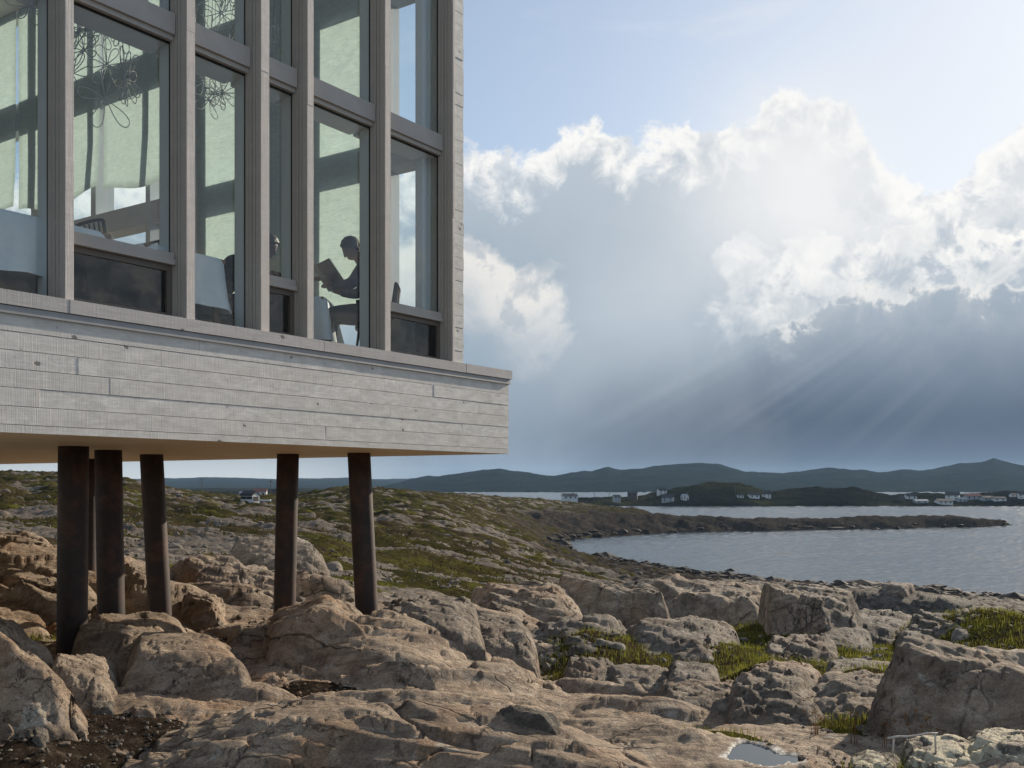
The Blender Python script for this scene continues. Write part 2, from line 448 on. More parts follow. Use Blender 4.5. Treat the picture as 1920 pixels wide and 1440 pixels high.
def ground_mat():
    m, g, b, o = newmat('ground')
    geo = g.n('ShaderNodeNewGeometry'); pos = geo.outputs['Position']
    def at(n):
        a = g.n('ShaderNodeAttribute', attribute_name=n); return a.outputs['Fac']
    soil, warm, crust, shore = at('soil'), at('warm'), at('crust'), at('shore')
    c, h = rock_nodes(g, pos, warm)
    # turf: bright moss, olive grass, brown heath and dark peat
    t1 = g.noise(pos, 0.35, 6, 0.62, 0.5); t2 = g.noise(pos, 2.6, 7, 0.7, 0.4); t3 = g.noise(pos, 22.0, 6, 0.75)
    turf = g.ramp(g.add(g.mul(t1, 0.55), g.mul(t2, 0.45)), [(0.34, L(38, 34, 27)), (0.44, L(54, 50, 33)), (0.52, L(72, 70, 36)), (0.60, L(104, 104, 42)), (0.70, L(82, 68, 46))])
    turf = g.mix(g.mr(t3, 0.3, 0.7, 0.0, 0.6), turf, L(46, 46, 26))
    heath = g.sstep(g.noise(g.vscale(pos, (0.6, 1.2, 1)), 0.16, 6, 0.65, 0.6), 0.44, 0.58)
    turf = g.mix(g.mul(heath, 0.72), turf, L(70, 60, 48))
    peat = g.ramp(g.noise(pos, 9.0, 8, 0.8), [(0.35, L(30, 26, 22)), (0.55, L(60, 52, 44)), (0.75, L(120, 110, 98))])
    turf = g.mix(at('peat'), turf, peat)
    sm = g.sstep(g.add(soil, g.mul(g.sub(g.noise(pos, 5.0, 7, 0.7), 0.5), 0.9)), 0.38, 0.62)
    col = g.mix(sm, c, turf)
    weed = g.mul(g.mul(shore, g.sub(1.0, g.mul(sm, 0.7))), g.mr(g.noise(pos, 0.9, 6, 0.7), 0.3, 0.7, 0.6, 1.0))
    col = g.mix(weed, col, L(42, 38, 35))
    cr = g.mul(crust, g.sstep(g.noise(pos, 40.0, 6, 0.75), 0.36, 0.50))
    col = g.mix(cr, col, L(235, 232, 222))
    g.put(b.inputs['Base Color'], col)
    g.put(b.inputs['Roughness'], g.mr(sm, 0, 1, 0.8, 0.95))
    g.put(b.inputs['Specular IOR Level'], g.mul(g.mul(g.sub(1.0, sm), g.sub(1.0, shore)), 0.12))
    hh = g.add(g.mul(h, g.sub(1.0, sm)), g.mul(sm, g.add(g.mul(t2, 0.8), g.mul(t3, 0.6))))
    bump(g, b, hh, 0.075)
    return m
ground_mat()

def water_mat(name, rough=0.06, wave=0.5, base=(0.02, 0.035, 0.05)):
    m, g, b, o = newmat(name)
    pos = g.n('ShaderNodeNewGeometry').outputs['Position']
    b.inputs['Base Color'].default_value = (*base, 1); b.inputs['Roughness'].default_value = rough
    b.inputs['IOR'].default_value = 1.33
    if wave:
        h = g.add(g.noise(g.vscale(pos, (0.7, 1.4, 1)), 0.55, 6, 0.62, 0.6), g.mul(g.noise(g.vscale(pos, (0.05, 0.16, 1)), 0.5, 4, 0.6), 1.6))
        bump(g, b, h, wave)
    return m
water_mat('sea', 0.20, 0.06, (0.03, 0.045, 0.06))
water_mat('puddle', 0.01, 0.0)

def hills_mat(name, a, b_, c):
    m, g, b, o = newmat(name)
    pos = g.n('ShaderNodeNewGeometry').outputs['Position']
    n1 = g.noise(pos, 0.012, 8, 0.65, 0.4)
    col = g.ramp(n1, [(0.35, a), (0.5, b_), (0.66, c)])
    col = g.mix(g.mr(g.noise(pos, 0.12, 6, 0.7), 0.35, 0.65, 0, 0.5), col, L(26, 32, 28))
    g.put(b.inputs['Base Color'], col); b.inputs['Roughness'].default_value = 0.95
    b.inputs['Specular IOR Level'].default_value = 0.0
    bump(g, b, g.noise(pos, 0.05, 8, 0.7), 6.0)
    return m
hills_mat('hills', L(18, 25, 28), L(26, 35, 36), L(44, 50, 46))  # near-black tones put the cloud shadow into the hill colour
hills_mat('headland', L(24, 25, 22), L(36, 36, 30), L(72, 70, 40))

def wood_mat(name, tone, knots=True, saw=1.0, var=0.10):
    """whitewashed rough-sawn spruce: x runs along the board, z across it (object coordinates)"""
    m, g, b, o = newmat(name)
    tc = g.n('ShaderNodeTexCoord').outputs['Object']
    inf = g.n('ShaderNodeObjectInfo'); rnd = inf.outputs['Random']
    off = g.n('ShaderNodeCombineXYZ'); g.put(off.inputs[0], g.mul(rnd, 37.0)); g.put(off.inputs[2], g.mul(rnd, 11.0))
    p = g.vadd(tc, off.outputs[0])
    base = tuple(lin(v) for v in tone)
    cl = tuple(v * (1 - var * 1.6) for v in base) + (1,); ch = tuple(min(1, v * (1 + var)) for v in base) + (1,)
    blot = g.noise(g.vscale(p, (2.2, 1.0, 6.0)), 2.4, 8, 0.72, 0.5)
    col = g.mix(g.mr(blot, 0.3, 0.7), cl, ch)
    grainx = g.noise(g.vscale(p, (2.0, 30.0, 60.0)), 1.6, 5, 0.65, 0.6)
    col = g.mix(g.mr(grainx, 0.35, 0.7, 0.0, 0.30), col, tuple(v * 0.62 for v in base) + (1,))
    sawn = g.noise(g.vscale(p, (150.0, 4.0, 2.0)), 1.0, 3, 0.6)
    col = g.mix(g.mr(sawn, 0.4, 0.7, 0.0, 0.16 * saw), col, tuple(v * 0.5 for v in base) + (1,))
    col = g.mix(g.mr(rnd, 0, 1, 0.0, 0.50), col, tuple(v * 0.74 for v in (base[0], base[1] * 0.99, base[2] * 0.98)) + (1,))
    h = g.add(g.mul(sawn, 0.5 * saw), g.mul(grainx, 0.4))
    if knots:
        v = g.n('ShaderNodeTexVoronoi', feature='F1')
        g.put(v.inputs['Vector'], g.vscale(p, (5.5, 5.5, 8.5))); v.inputs['Scale'].default_value = 1.0
        size = g.sub(g.mr(g.n('ShaderNodeTexWhiteNoise').outputs[0], 0, 1), 0.0) if False else None
        sepc = g.n('ShaderNodeSeparateColor'); g.put(sepc.inputs[0], v.outputs['Color'])
        rr = g.mr(sepc.outputs[0], 0.30, 1.0, 0.0, 0.15)
        dist = g.add(v.outputs['Distance'], g.mul(g.sub(g.noise(p, 60.0, 3, 0.6), 0.5), 0.10))
        kn = g.mul(g.m('LESS_THAN', 0.001, rr), g.sstep(g.sub(dist, rr), 0.03, -0.03))
        halo = g.mul(g.m('LESS_THAN', 0.001, rr), g.sstep(g.sub(dist, g.mul(rr, 2.2)), 0.08, -0.06))
        col = g.mix(g.mul(halo, 0.28), col, tuple(q * 0.6 for q in base) + (1,))
        col = g.mix(g.mul(kn, 0.75), col, L(82, 80, 80))
        h = g.sub(h, g.mul(kn, 0.6))
    g.put(b.inputs['Base Color'], col); b.inputs['Roughness'].default_value = 0.78
    b.inputs['Specular IOR Level'].default_value = 0.3
    bump(g, b, h, 0.006)
    return m
wood_mat('white_wood', (222, 219, 212), var=0.22)
wood_mat('trim_wood', (194, 190, 186), knots=True, saw=0.7)
wood_mat('mullion_wood', (216, 208, 200), knots=False, saw=1.4)

plain('frame_paint', L(166, 160, 152)[:3], 0.5, var=0.06, scale=6)
plain('frame_dark', L(96, 88, 80)[:3], 0.5, var=0.06)
plain('gasket', (0.006, 0.006, 0.006), 0.6)
plain('flashing', L(150, 150, 150)[:3], 0.55, metal=0.3, var=0.08, scale=5)
plain('inner_post', L(204, 208, 210)[:3], 0.6, var=0.04, scale=4)
plain('interior_white', L(205, 205, 200)[:3], 0.7, var=0.03, scale=3)
plain('floor_wood', L(150, 128, 104)[:3], 0.4, var=0.12, scale=6)
plain('table_wood', L(120, 92, 66)[:3], 0.5)
plain('linen', L(204, 208, 210)[:3], 0.85, var=0.03)
plain('chair_black', L(34, 33, 36)[:3], 0.45, var=0.1)
plain('cord', L(120, 118, 112)[:3], 0.8)
plain('rope', L(176, 176, 172)[:3], 0.85)
plain('sweatshirt', L(58, 60, 80)[:3], 0.9, var=0.08)
plain('dark_jacket', L(28, 30, 42)[:3], 0.85)
plain('brown_jumper', L(92, 76, 66)[:3], 0.9)
plain('trousers', L(28, 28, 38)[:3], 0.9)
plain('skin', L(88, 62, 54)[:3], 0.55, var=0.04)
plain('hair', L(46, 36, 32)[:3], 0.6, var=0.3, scale=90)
plain('shoe', L(30, 28, 28)[:3], 0.5)
plain('book_cover', L(52, 46, 56)[:3], 0.5)
plain('paper', L(226, 220, 206)[:3], 0.8, var=0.02)
plain('house_white', L(204, 204, 202)[:3], 0.7, var=0.05, scale=0.4)
plain('house_grey', L(150, 154, 158)[:3], 0.8, var=0.08, scale=0.4)
plain('house_dark', L(74, 62, 58)[:3], 0.8, var=0.1, scale=0.4)
plain('roof_dark', L(52, 50, 54)[:3], 0.8, var=0.12, scale=0.6)
plain('roof_red', L(128, 84, 74)[:3], 0.8, var=0.1, scale=0.6)
plain('pane_dark', (0.02, 0.025, 0.03), 0.15)
plain('pole_wood', L(92, 82, 72)[:3], 0.9)
plain('drift_wood', L(186, 178, 166)[:3], 0.85, var=0.2, scale=30)
plain('shore_rock', L(58, 52, 47)[:3], 0.8, var=0.35, scale=0.6, spec=0.2)
plain('boat_white', L(232, 232, 230)[:3], 0.4)

def soffit_mat():
    m, g, b, o = newmat('soffit')
    tc = g.n('ShaderNodeTexCoord').outputs['Object']
    col = g.mix(g.mr(g.noise(g.vscale(tc, (1, 9, 1)), 1.6, 6, 0.6, 0.3), 0.3, 0.7), L(196, 172, 136), L(226, 206, 172))
    g.put(b.inputs['Base Color'], col); b.inputs['Roughness'].default_value = 0.55
    return m
soffit_mat()
def steel_mat():
    m, g, b, o = newmat('weathered_steel')
    tc = g.n('ShaderNodeTexCoord').outputs['Object']
    n1 = g.noise(tc, 4.0, 7, 0.7, 0.4); n2 = g.noise(tc, 60.0, 4, 0.7)
    col = g.ramp(n1, [(0.3, L(32, 26, 24)), (0.5, L(50, 38, 34)), (0.68, L(88, 56, 43))])
    col = g.mix(g.mr(n2, 0.3, 0.7, 0, 0.4), col, L(46, 36, 34))
    g.put(b.inputs['Base Color'], col); b.inputs['Roughness'].default_value = 0.62; b.inputs['Metallic'].default_value = 0.15
    bump(g, b, n2, 0.002)
    return m
steel_mat()
def glass_mat(name, tint, boost, ior=1.5):
    m = bpy.data.materials.new(name); m.use_nodes = True; MATS[name] = m
    g = G(m.node_tree)
    o = g.n('ShaderNodeOutputMaterial')
    tr = g.n('ShaderNodeBsdfTransparent'); tr.inputs[0].default_value = (*tint, 1)
    gl = g.n('ShaderNodeBsdfGlossy'); gl.inputs['Roughness'].default_value = 0.0; gl.inputs['Color'].default_value = (1, 1, 1, 1)
    geo = g.n('ShaderNodeNewGeometry')
    dp = g.n('ShaderNodeVectorMath', operation='DOT_PRODUCT'); g.put(dp.inputs[0], geo.outputs['Normal']); g.put(dp.inputs[1], geo.outputs['Incoming'])
    f0 = ((ior - 1) / (ior + 1)) ** 2
    sch = g.add(f0, g.mul(g.m('POWER', g.sub(1.0, g.m('ABSOLUTE', dp.outputs['Value'])), 5.0), 1 - f0))
    mx = g.n('ShaderNodeMixShader'); g.put(mx.inputs[0], g.m('MULTIPLY', sch, boost, clamp=True))
    m.node_tree.links.new(tr.outputs[0], mx.inputs[1]); m.node_tree.links.new(gl.outputs[0], mx.inputs[2])
    m.node_tree.links.new(mx.outputs[0], o.inputs[0])
glass_mat('window_glass', (0.962, 0.985, 0.982), 0.70)
def mesh_screen():
    m = bpy.data.materials.new('insect_screen'); m.use_nodes = True; MATS['insect_screen'] = m
    g = G(m.node_tree); o = g.n('ShaderNodeOutputMaterial')
    tr = g.n('ShaderNodeBsdfTransparent'); df = g.n('ShaderNodeBsdfDiffuse'); df.inputs[0].default_value = (0.012, 0.012, 0.012, 1)
    mx = g.n('ShaderNodeMixShader'); mx.inputs[0].default_value = 0.86
    m.node_tree.links.new(tr.outputs[0], mx.inputs[1]); m.node_tree.links.new(df.outputs[0], mx.inputs[2]); m.node_tree.links.new(mx.outputs[0], o.inputs[0])
mesh_screen()
def shade_mat():
    m = bpy.data.materials.new('shade_fabric'); m.use_nodes = True; MATS['shade_fabric'] = m
    g = G(m.node_tree); o = g.n('ShaderNodeOutputMaterial')
    tc = g.n('ShaderNodeTexCoord').outputs['Object']
    weave = g.noise(g.vscale(tc, (3, 3, 14)), 2.4, 5, 0.6, 1.4)
    col = g.mix(g.mr(weave, 0.3, 0.7), L(206, 216, 214), L(228, 236, 232))
    tl = g.n('ShaderNodeBsdfTranslucent'); df = g.n('ShaderNodeBsdfDiffuse'); g.put(tl.inputs[0], col); g.put(df.inputs[0], col)
    mx = g.n('ShaderNodeMixShader'); mx.inputs[0].default_value = 0.35
    m.node_tree.links.new(tl.outputs[0], mx.inputs[1]); m.node_tree.links.new(df.outputs[0], mx.inputs[2]); m.node_tree.links.new(mx.outputs[0], o.inputs[0])
shade_mat()
def grass_mat(name, lo, hi):
    m, g, b, o = newmat(name)
    pos = g.n('ShaderNodeNewGeometry').outputs['Position']
    g.put(b.inputs['Base Color'], g.mix(g.mr(g.noise(pos, 3.0, 5, 0.7), 0.3, 0.7), lo, hi))
    b.inputs['Roughness'].default_value = 0.7; b.inputs['Specular IOR Level'].default_value = 0.2
    tl = g.n('ShaderNodeBsdfTranslucent'); g.put(tl.inputs[0], g.mix(g.mr(g.noise(pos, 3.0, 5, 0.7), 0.3, 0.7), lo, hi))
    mx = g.n('ShaderNodeMixShader'); mx.inputs[0].default_value = 0.4
    m.node_tree.links.new(b.outputs[0], mx.inputs[1]); m.node_tree.links.new(tl.outputs[0], mx.inputs[2]); m.node_tree.links.new(mx.outputs[0], o.inputs[0])
grass_mat('grass_blade', L(66, 78, 26), L(150, 146, 62))
grass_mat('scrub', L(40, 40, 22), L(84, 76, 40))
grass_mat('dry_stalk', L(112, 78, 48), L(176, 132, 84))
M = MATS

# ------------------------------------------------------------------ terrain
YTAB = {   # column (photo px) : [(distance m, row px of the bare ground there)]
 -500: [(3.5, 1720), (6, 1350), (10, 1170), (16, 1060), (25, 1000), (40, 960), (70, 925), (120, 900), (180, 890), (350, 895), (600, 905)],
 0:    [(3.5, 1730), (6, 1375), (10, 1180), (16, 1080), (25, 1015), (40, 975), (70, 935), (120, 903), (180, 890), (350, 898), (600, 906)],
 170:  [(3.5, 1730), (6, 1400), (10, 1200), (16, 1090), (25, 1035), (40, 985), (70, 945), (120, 910), (180, 892), (350, 900), (600, 906)],
 300:  [(3.5, 1740), (6, 1405), (10, 1205), (16, 1110), (25, 1060), (40, 1012), (70, 968), (120, 935), (200, 914), (350, 918), (600, 916)],
 420:  [(3.5, 1740), (6, 1405), (10, 1200), (16, 1120), (25, 1070), (40, 1025), (70, 980), (120, 955), (200, 943), (350, 937), (600, 928)],
 520:  [(3.5, 1740), (6, 1400), (10, 1195), (16, 1125), (25, 1075), (40, 1030), (70, 985), (120, 958), (200, 944), (350, 936), (600, 928)],
 620:  [(3.5, 1740), (6, 1395), (10, 1190), (16, 1125), (25, 1080), (40, 1040), (70, 990), (120, 952), (200, 919), (350, 925), (600, 930)],
 750:  [(3.5, 1740), (6, 1395), (10, 1195), (16, 1140), (25, 1100), (40, 1062), (70, 1007), (120, 965), (200, 921), (350, 922), (600, 935)],
 900:  [(3.5, 1740), (6, 1400), (10, 1230), (16, 1170), (25, 1125), (40, 1088), (70, 1037), (120, 1000), (200, 962), (330, 932), (600, 945)],
 1000: [(3.5, 1745), (6, 1405), (10, 1265), (16, 1195), (25, 1150), (40, 1108), (70, 1068), (120, 1032), (190, 1008), (300, 965), (420, 935), (600, 955)],
 1080: [(3.5, 1745), (6, 1405), (10, 1280), (16, 1205), (25, 1155), (40, 1118), (70, 1085), (120, 1060), (205, 1045), (240, 1040), (275, 1013), (330, 975), (420, 943), (600, 965)],
 1200: [(3.5, 1745), (6, 1405), (10, 1290), (16, 1215), (25, 1168), (40, 1132), (70, 1103), (120, 1078), (185, 1060), (215, 1055), (275, 1022), (310, 995), (390, 955), (480, 965), (600, 970)],
 1330: [(3.5, 1745), (6, 1405), (10, 1290), (16, 1222), (25, 1180), (40, 1140), (70, 1115), (120, 1095), (165, 1078), (220, 1070), (300, 1035), (400, 1000), (600, 975)],
 1500: [(3.5, 1745), (6, 1405), (10, 1290), (16, 1228), (25, 1188), (40, 1140), (70, 1120), (110, 1110), (150, 1100), (220, 1075), (300, 1035), (400, 1000), (600, 975)],
 1700: [(3.5, 1745), (6, 1410), (10, 1290), (16, 1228), (25, 1185), (40, 1135), (70, 1125), (110, 1120), (145, 1105), (220, 1075), (300, 1035), (400, 1000), (600, 975)],
 1920: [(3.5, 1745), (6, 1410), (10, 1288), (16, 1222), (25, 1178), (40, 1150), (60, 1138), (95, 1138), (130, 1135), (220, 1075), (300, 1035), (400, 1000), (600, 975)],
 2400: [(3.5, 1745), (6, 1410), (10, 1288), (16, 1225), (25, 1190), (40, 1170), (60, 1165), (95, 1160), (130, 1155), (220, 1080), (300, 1035), (400, 1000), (600, 975)],
}
def macro_fn():
    pu, pd, pz = [], [], []
    for x, rows in YTAB.items():
        for D, y in rows:
            pu.append((x - CXP) / F * 5.5); pd.append(math.log(D) * 1.7); pz.append(-(y - HY) / F * D)
    A = np.stack([pu, pd], 1); z = np.array(pz)
    # interpolate elevation angle (z / D) which varies slowly, then multiply back
    q = z / np.exp(A[:, 1] / 1.7)
    d = np.hypot(A[:, None, 0] - A[None, :, 0], A[:, None, 1] - A[None, :, 1])
    n = len(z)
    K = np.zeros((n + 3, n + 3)); K[:n, :n] = d + np.eye(n) * 1e-6
    K[:n, n] = 1; K[:n, n + 1:] = A; K[n, :n] = 1; K[n + 1:, :n] = A.T
    w = np.linalg.solve(K, np.concatenate([q, np.zeros(3)]))
    def f(U, LD):
        a, b = U * 5.5, LD * 1.7
        s = w[n] + w[n + 1] * a + w[n + 2] * b
        for k in range(n):
            s = s + w[k] * np.hypot(a - A[k, 0], b - A[k, 1])
        return s * np.exp(LD)
    return f
NR, NC = 930, 820
U0, U1, D0, D1 = -0.80, 0.74, 3.3, 560.0
uu = np.linspace(U0, U1, NC); ld = np.linspace(math.log(D0), math.log(D1), NR)
cu = np.linspace(U0, U1, 150); cl = np.linspace(math.log(D0), math.log(D1), 160)
mf = macro_fn()
coarse = mf(*np.meshgrid(cu, cl))
fi = np.interp(ld, cl, np.arange(160)); fj = np.interp(uu, cu, np.arange(150))
i0 = np.minimum(fi.astype(int), 158); j0 = np.minimum(fj.astype(int), 148); ti = (fi - i0)[:, None]; tj = (fj - j0)[None, :]
MAC = (coarse[i0][:, j0] * (1 - ti) * (1 - tj) + coarse[i0][:, j0 + 1] * (1 - ti) * tj + coarse[i0 + 1][:, j0] * ti * (1 - tj) + coarse[i0 + 1][:, j0 + 1] * ti * tj)
UG, LG = np.meshgrid(uu, ld)
DG = np.exp(LG); XG = UG * DG

def near_xy(x, y):
    """where the bare ground is met by the sight line through a photo pixel"""
    j = int(np.clip(round((((x - CXP) / F) - U0) / (U1 - U0) * (NC - 1)), 0, NC - 1))
    rows = HY - MAC[:, j] / DG[:, j] * F
    k = np.argmax(rows <= y)
    D = float(DG[k, j])
    return (x - CXP) / F * D, D
# bare rock: tilted, jointed slabs at several sizes
def slabs(X, Y, sx, sy, rot, A, tilt, edge, seed, warp=0.35):
    c, s = math.cos(rot), math.sin(rot)
    wx = X + fbm2(X / sx * 0.8, Y / sx * 0.8, 3, seed + 50) * sx * warp; wy = Y + fbm2(X / sx * 0.8 + 9, Y / sx * 0.8, 3, seed + 60) * sx * warp
    a = (wx * c + wy * s) / sx; b = (-wx * s + wy * c) / sy
    f1, f2, ox, oy, r1, r2, r3 = worley(a, b, seed)
    e = f2 - f1
    h = (r1 - 0.5) * 1.1 + tilt[0] * ox * (0.6 + r2 * 0.8) + tilt[1] * oy * (0.6 + r3 * 0.8)
    h = h - 0.55 * np.exp(-e / edge)
    return A * h
X, Y = XG, DG
far = sst(LG, math.log(14), math.log(45))
vfar = sst(LG, math.log(40), math.log(120))
rock = (slabs(X, Y, 2.6, 1.1, -0.22, 1.0, (-0.35, 0.75), 0.03, 3) * (0.19 * (1 - far))
        + slabs(X, Y, 6.5, 1.9, -0.05, 1.0, (-0.12, 0.75), 0.03, 5) * (0.34 * far + 0.16 * vfar)
        + slabs(X, Y, 13.0, 5.0, -0.12, 1.0, (-0.3, 0.6), 0.05, 9) * (0.0 + 0.16 * far + 0.26 * vfar)
        + slabs(X, Y, 1.05, 0.5, -0.3, 1.0, (-0.3, 0.7), 0.07, 21) * (0.030 + 0.07 * far) * (1 - 0.6 * vfar)
        + slabs(X, Y, 0.34, 0.17, -0.1, 1.0, (-0.2, 0.6), 0.09, 33) * 0.010 * (1 - sst(LG, math.log(15), math.log(40))))
rough = fbm2(X * 0.5, Y * 0.5, 5, 77, 0.52) * (0.08 + 0.14 * far + 0.3 * vfar)
fine = fbm2(X * 3.5, Y * 4.5, 4, 91, 0.55, True) * 0.035 * (1 - sst(LG, math.log(20), math.log(60)))
rock_h = MAC + rock + rough + fine - 0.12 * (1 - far)
# glacier-smoothed whalebacks in the foreground: centre column, distance, half sizes, turn, crest height, slope, sharpness
MOUNDS = [
 (760, 5.9, 1.95, 1.05, -0.10, -1.36, (-0.02, 0.03), 2.6),
 (1180, 6.6, 1.6, 0.9, -0.20, -1.60, (-0.05, 0.02), 2.4),
 (430, 7.3, 0.95, 0.55, -0.25, -1.50, (0.0, 0.0), 2.2),
 (560, 8.5, 1.0, 0.50, -0.15, -1.50, (-0.05, 0.0), 2.4),
 (770, 9.3, 1.05, 1.35, 0.35, -1.30, (-0.20, 0.02), 2.4),
 (910, 8.9, 1.00, 0.95, 0.45, -1.56, (-0.20, 0.05), 2.2),
 (1430, 6.1, 1.1, 0.62, -0.1, -1.62, (-0.02, 0.0), 3.2),
 (1230, 8.2, 1.2, 0.5, -0.2, -1.72, (-0.05, 0.0), 2.4),
 (1150, 9.6, 0.9, 0.35, -0.3, -1.82, (-0.05, 0.0), 2.4),
 (60, 15.5, 2.6, 1.6, -0.15, -0.98, (-0.06, 0.02), 3.0),
 (250, 13.8, 1.6, 0.9, -0.15, -1.30, (-0.05, 0.0), 2.6),
 (420, 14.5, 1.6, 0.8, -0.2, -1.45, (-0.1, 0.0), 2.6),
 (560, 17.5, 1.5, 0.8, -0.1, -1.50, (-0.05, 0.0), 2.6),
 (880, 13.5, 1.7, 0.9, -0.30, -1.60, (-0.16, 0.05), 2.8),
 (1020, 12.3, 1.8, 0.6, -0.42, -1.92, (-0.12, 0.05), 3.0),
 (1180, 15.5, 1.9, 0.8, -0.2, -2.18, (-0.08, 0.05), 3.0),
 (1050, 21.0, 2.2, 1.2, -0.2, -2.30, (-0.05, 0.05), 3.0),
 (1340, 28.5, 4.4, 2.2, -0.06, -2.72, (-0.03, 0.03), 3.0),
 (1700, 33.0, 4.6, 2.0, -0.15, -3.55, (-0.08, 0.03), 2.6),
]
mound_mask = np.zeros_like(MAC)
al = X * 0.95 - Y * 0.30; ac = X * 0.30 + Y * 0.95
bumpy = fbm2(X * 0.9, Y * 1.3, 4, 140, 0.5) * 0.050 + fbm2(al * 0.6, ac * 3.0, 4, 150, 0.5, True) * 0.032
jn1 = worley((X * 0.95 + Y * 0.3) / 1.4 + fbm2(X, Y, 2, 170) * 0.5, (Y - 0.28 * X) / 0.62 + fbm2(X, Y, 2, 171) * 0.5, 180)
jn2 = worley((X + Y * 0.5) / 0.55 + fbm2(X * 2, Y * 2, 2, 172) * 0.5, (Y - 0.2 * X) / 0.22 + fbm2(X * 2, Y * 2, 2, 173) * 0.5, 185)
joint = -0.035 * np.exp(-(jn2[1] - jn2[0]) / 0.03) * (jn2[5] > 0.45) + (jn2[4] - 0.5) * 0.022 - 0.085 * np.exp(-(jn1[1] - jn1[0]) / 0.022) + (jn1[4] - 0.5) * 0.07 + jn1[3] * 0.05
for cx, cd, rx, ry, rot, top, tl, pw in MOUNDS:
    x0 = (cx - CXP) / F * cd
    c, s = math.cos(rot), math.sin(rot)
    dx, dy = X - x0, Y - cd
    sel = (np.abs(dx) < 2.2 * (rx + ry)) & (np.abs(dy) < 2.2 * (rx + ry))
    a = (dx * c + dy * s) / rx; b = (-dx * s + dy * c) / ry
    a = a + 0.22 * noise2(X * 1.3 / rx, Y * 1.3 / rx, int(cx)); b = b + 0.22 * noise2(X * 1.3 / rx + 7, Y * 1.3 / rx, int(cx) + 1)
    rr = np.abs(a) ** pw + np.abs(b) ** pw
    k = max(1.0, cd / 9.0)
    h = top + tl[0] * dx + tl[1] * dy - 0.42 * k ** 0.7 * rr * (rx ** 0.25) + bumpy * k ** 0.25 + joint * k ** 0.4
    h = np.where(sel, h, -99)
    bed = (h + 0.16 * dx + 0.10 * dy + 0.05 * noise2(X * 1.5, Y * 1.5, 620)) / (0.085 * k ** 0.5)
    fb = bed - np.floor(bed)
    h = h + 0.050 * k ** 0.5 * (sst(fb, 0.70, 1.0) - fb) * (0.35 + 0.65 * sst(noise2(X * 0.9, Y * 0.9, 630), -0.15, 0.25))
    rock_h = smax(rock_h, h, 0.025 * k)
    mound_mask = np.maximum(mound_mask, np.where(sel, sst(1.35 - rr, 0.0, 0.7), 0))
# low peninsula reaching out into the bay
PEN = [(960, 300, -8.0, 32), (1100, 318, -9.0, 26), (1230, 330, -9.8, 22), (1400, 336, -11.4, 17), (1560, 345, -11.6, 15), (1700, 354, -11.2, 14), (1790, 360, -11.3, 12), (1860, 366, -13.0, 7), (1902, 370, -14.6, 3.0)]
pen = np.full_like(MAC, -99.0)
sel = (DG > 230) & (DG < 460) & (UG > -0.15) & (UG < 0.60)
pp = [((x - CXP) / F * D, D, z, hw) for x, D, z, hw in PEN]
xs, ys = X[sel], Y[sel]; best = np.full(xs.shape, -99.0)
wn = fbm2(xs * 0.06, ys * 0.06, 4, 201) * 9
for (xa, ya, za, wa), (xb, yb, zb, wb) in zip(pp[:-1], pp[1:]):
    t = np.clip(((xs - xa) * (xb - xa) + (ys - ya) * (yb - ya)) / ((xb - xa) ** 2 + (yb - ya) ** 2), 0, 1)
    dd = np.hypot(xs - xa - t * (xb - xa), ys - ya - t * (yb - ya)) + wn * 0.5
    hw = wa + (wb - wa) * t; zz = za + (zb - za) * t
    best = np.maximum(best, zz - (zz + 16.5) * sst(dd / hw, 0.15, 1.25) + 0)
pen[sel] = best + slabs(xs, ys, 11, 5, -0.1, 1.0, (-0.3, 0.6), 0.05, 205) * 0.7 + fbm2(xs * 0.11, ys * 0.11, 4, 207, 0.65, True) * 1.3 - 0.8
rock_h = np.maximum(rock_h, pen)
# turf and peat settle in the hollows
BLOBS = [(1100, 1238, 130, 26, 0.28), (1330, 1372, 105, 26, 0.24), (1840, 1222, 150, 36, 0.42), (1480, 1228, 130, 34, 0.34), (1450, 1285, 90, 20, 0.22), (1650, 1415, 160, 18, 0.22), (1340, 1250, 110, 22, 0.2), (1640, 1300, 120, 24, 0.25),
         (30, 1430, 60, 30, 0.12), (600, 1052, 60, 20, 0.35), (760, 1058, 60, 14, 0.3), (1560, 1330, 70, 26, 0.22), (260, 1070, 40, 16, 0.2), (450, 1105, 60, 16, 0.15), (1290, 1400, 60, 16, 0.1)]
soil_h = MAC + fbm2(X * 0.22, Y * 0.30, 4, 61) * (0.12 + 0.28 * far + 0.7 * vfar) - 0.19 + 0.155 * far * sst(-UG, -0.25, 0.1) + 0.14 * far + 0.09 * vfar + fbm2(X * 2.2, Y * 2.2, 3, 65) * 0.03
soil_h = soil_h + 0.17 * sst(UG, 0.01, 0.10) * sst(LG, math.log(8.6), math.log(11.5)) * (1 - sst(LG, math.log(20), math.log(26)))
for bx, by, rx, ry, k in BLOBS:
    k = k * 1.5
    x0, d0 = near_xy(bx, by)
    wx = rx * d0 / F; wy = max(0.25, ry * d0 * d0 / F / 1.9)
    soil_h = soil_h + k * np.exp(-((X - x0) / wx) ** 2 - ((Y - d0) / wy) ** 2)
soil_h = np.minimum(soil_h, MAC - 0.07 + 2.0 * sst(LG, math.log(8.4), math.log(11.0)) + fbm2(X * 1.1, Y * 1.1, 3, 66) * 0.05)
PEAT = [(230, 1362, 210, 62, 0.20), (450, 1385, 110, 40, 0.10), (560, 1262, 120, 20, 0.08), (480, 1165, 60, 20, 0.14), (60, 1420, 120, 50, 0.10)]
peat = np.zeros_like(MAC)
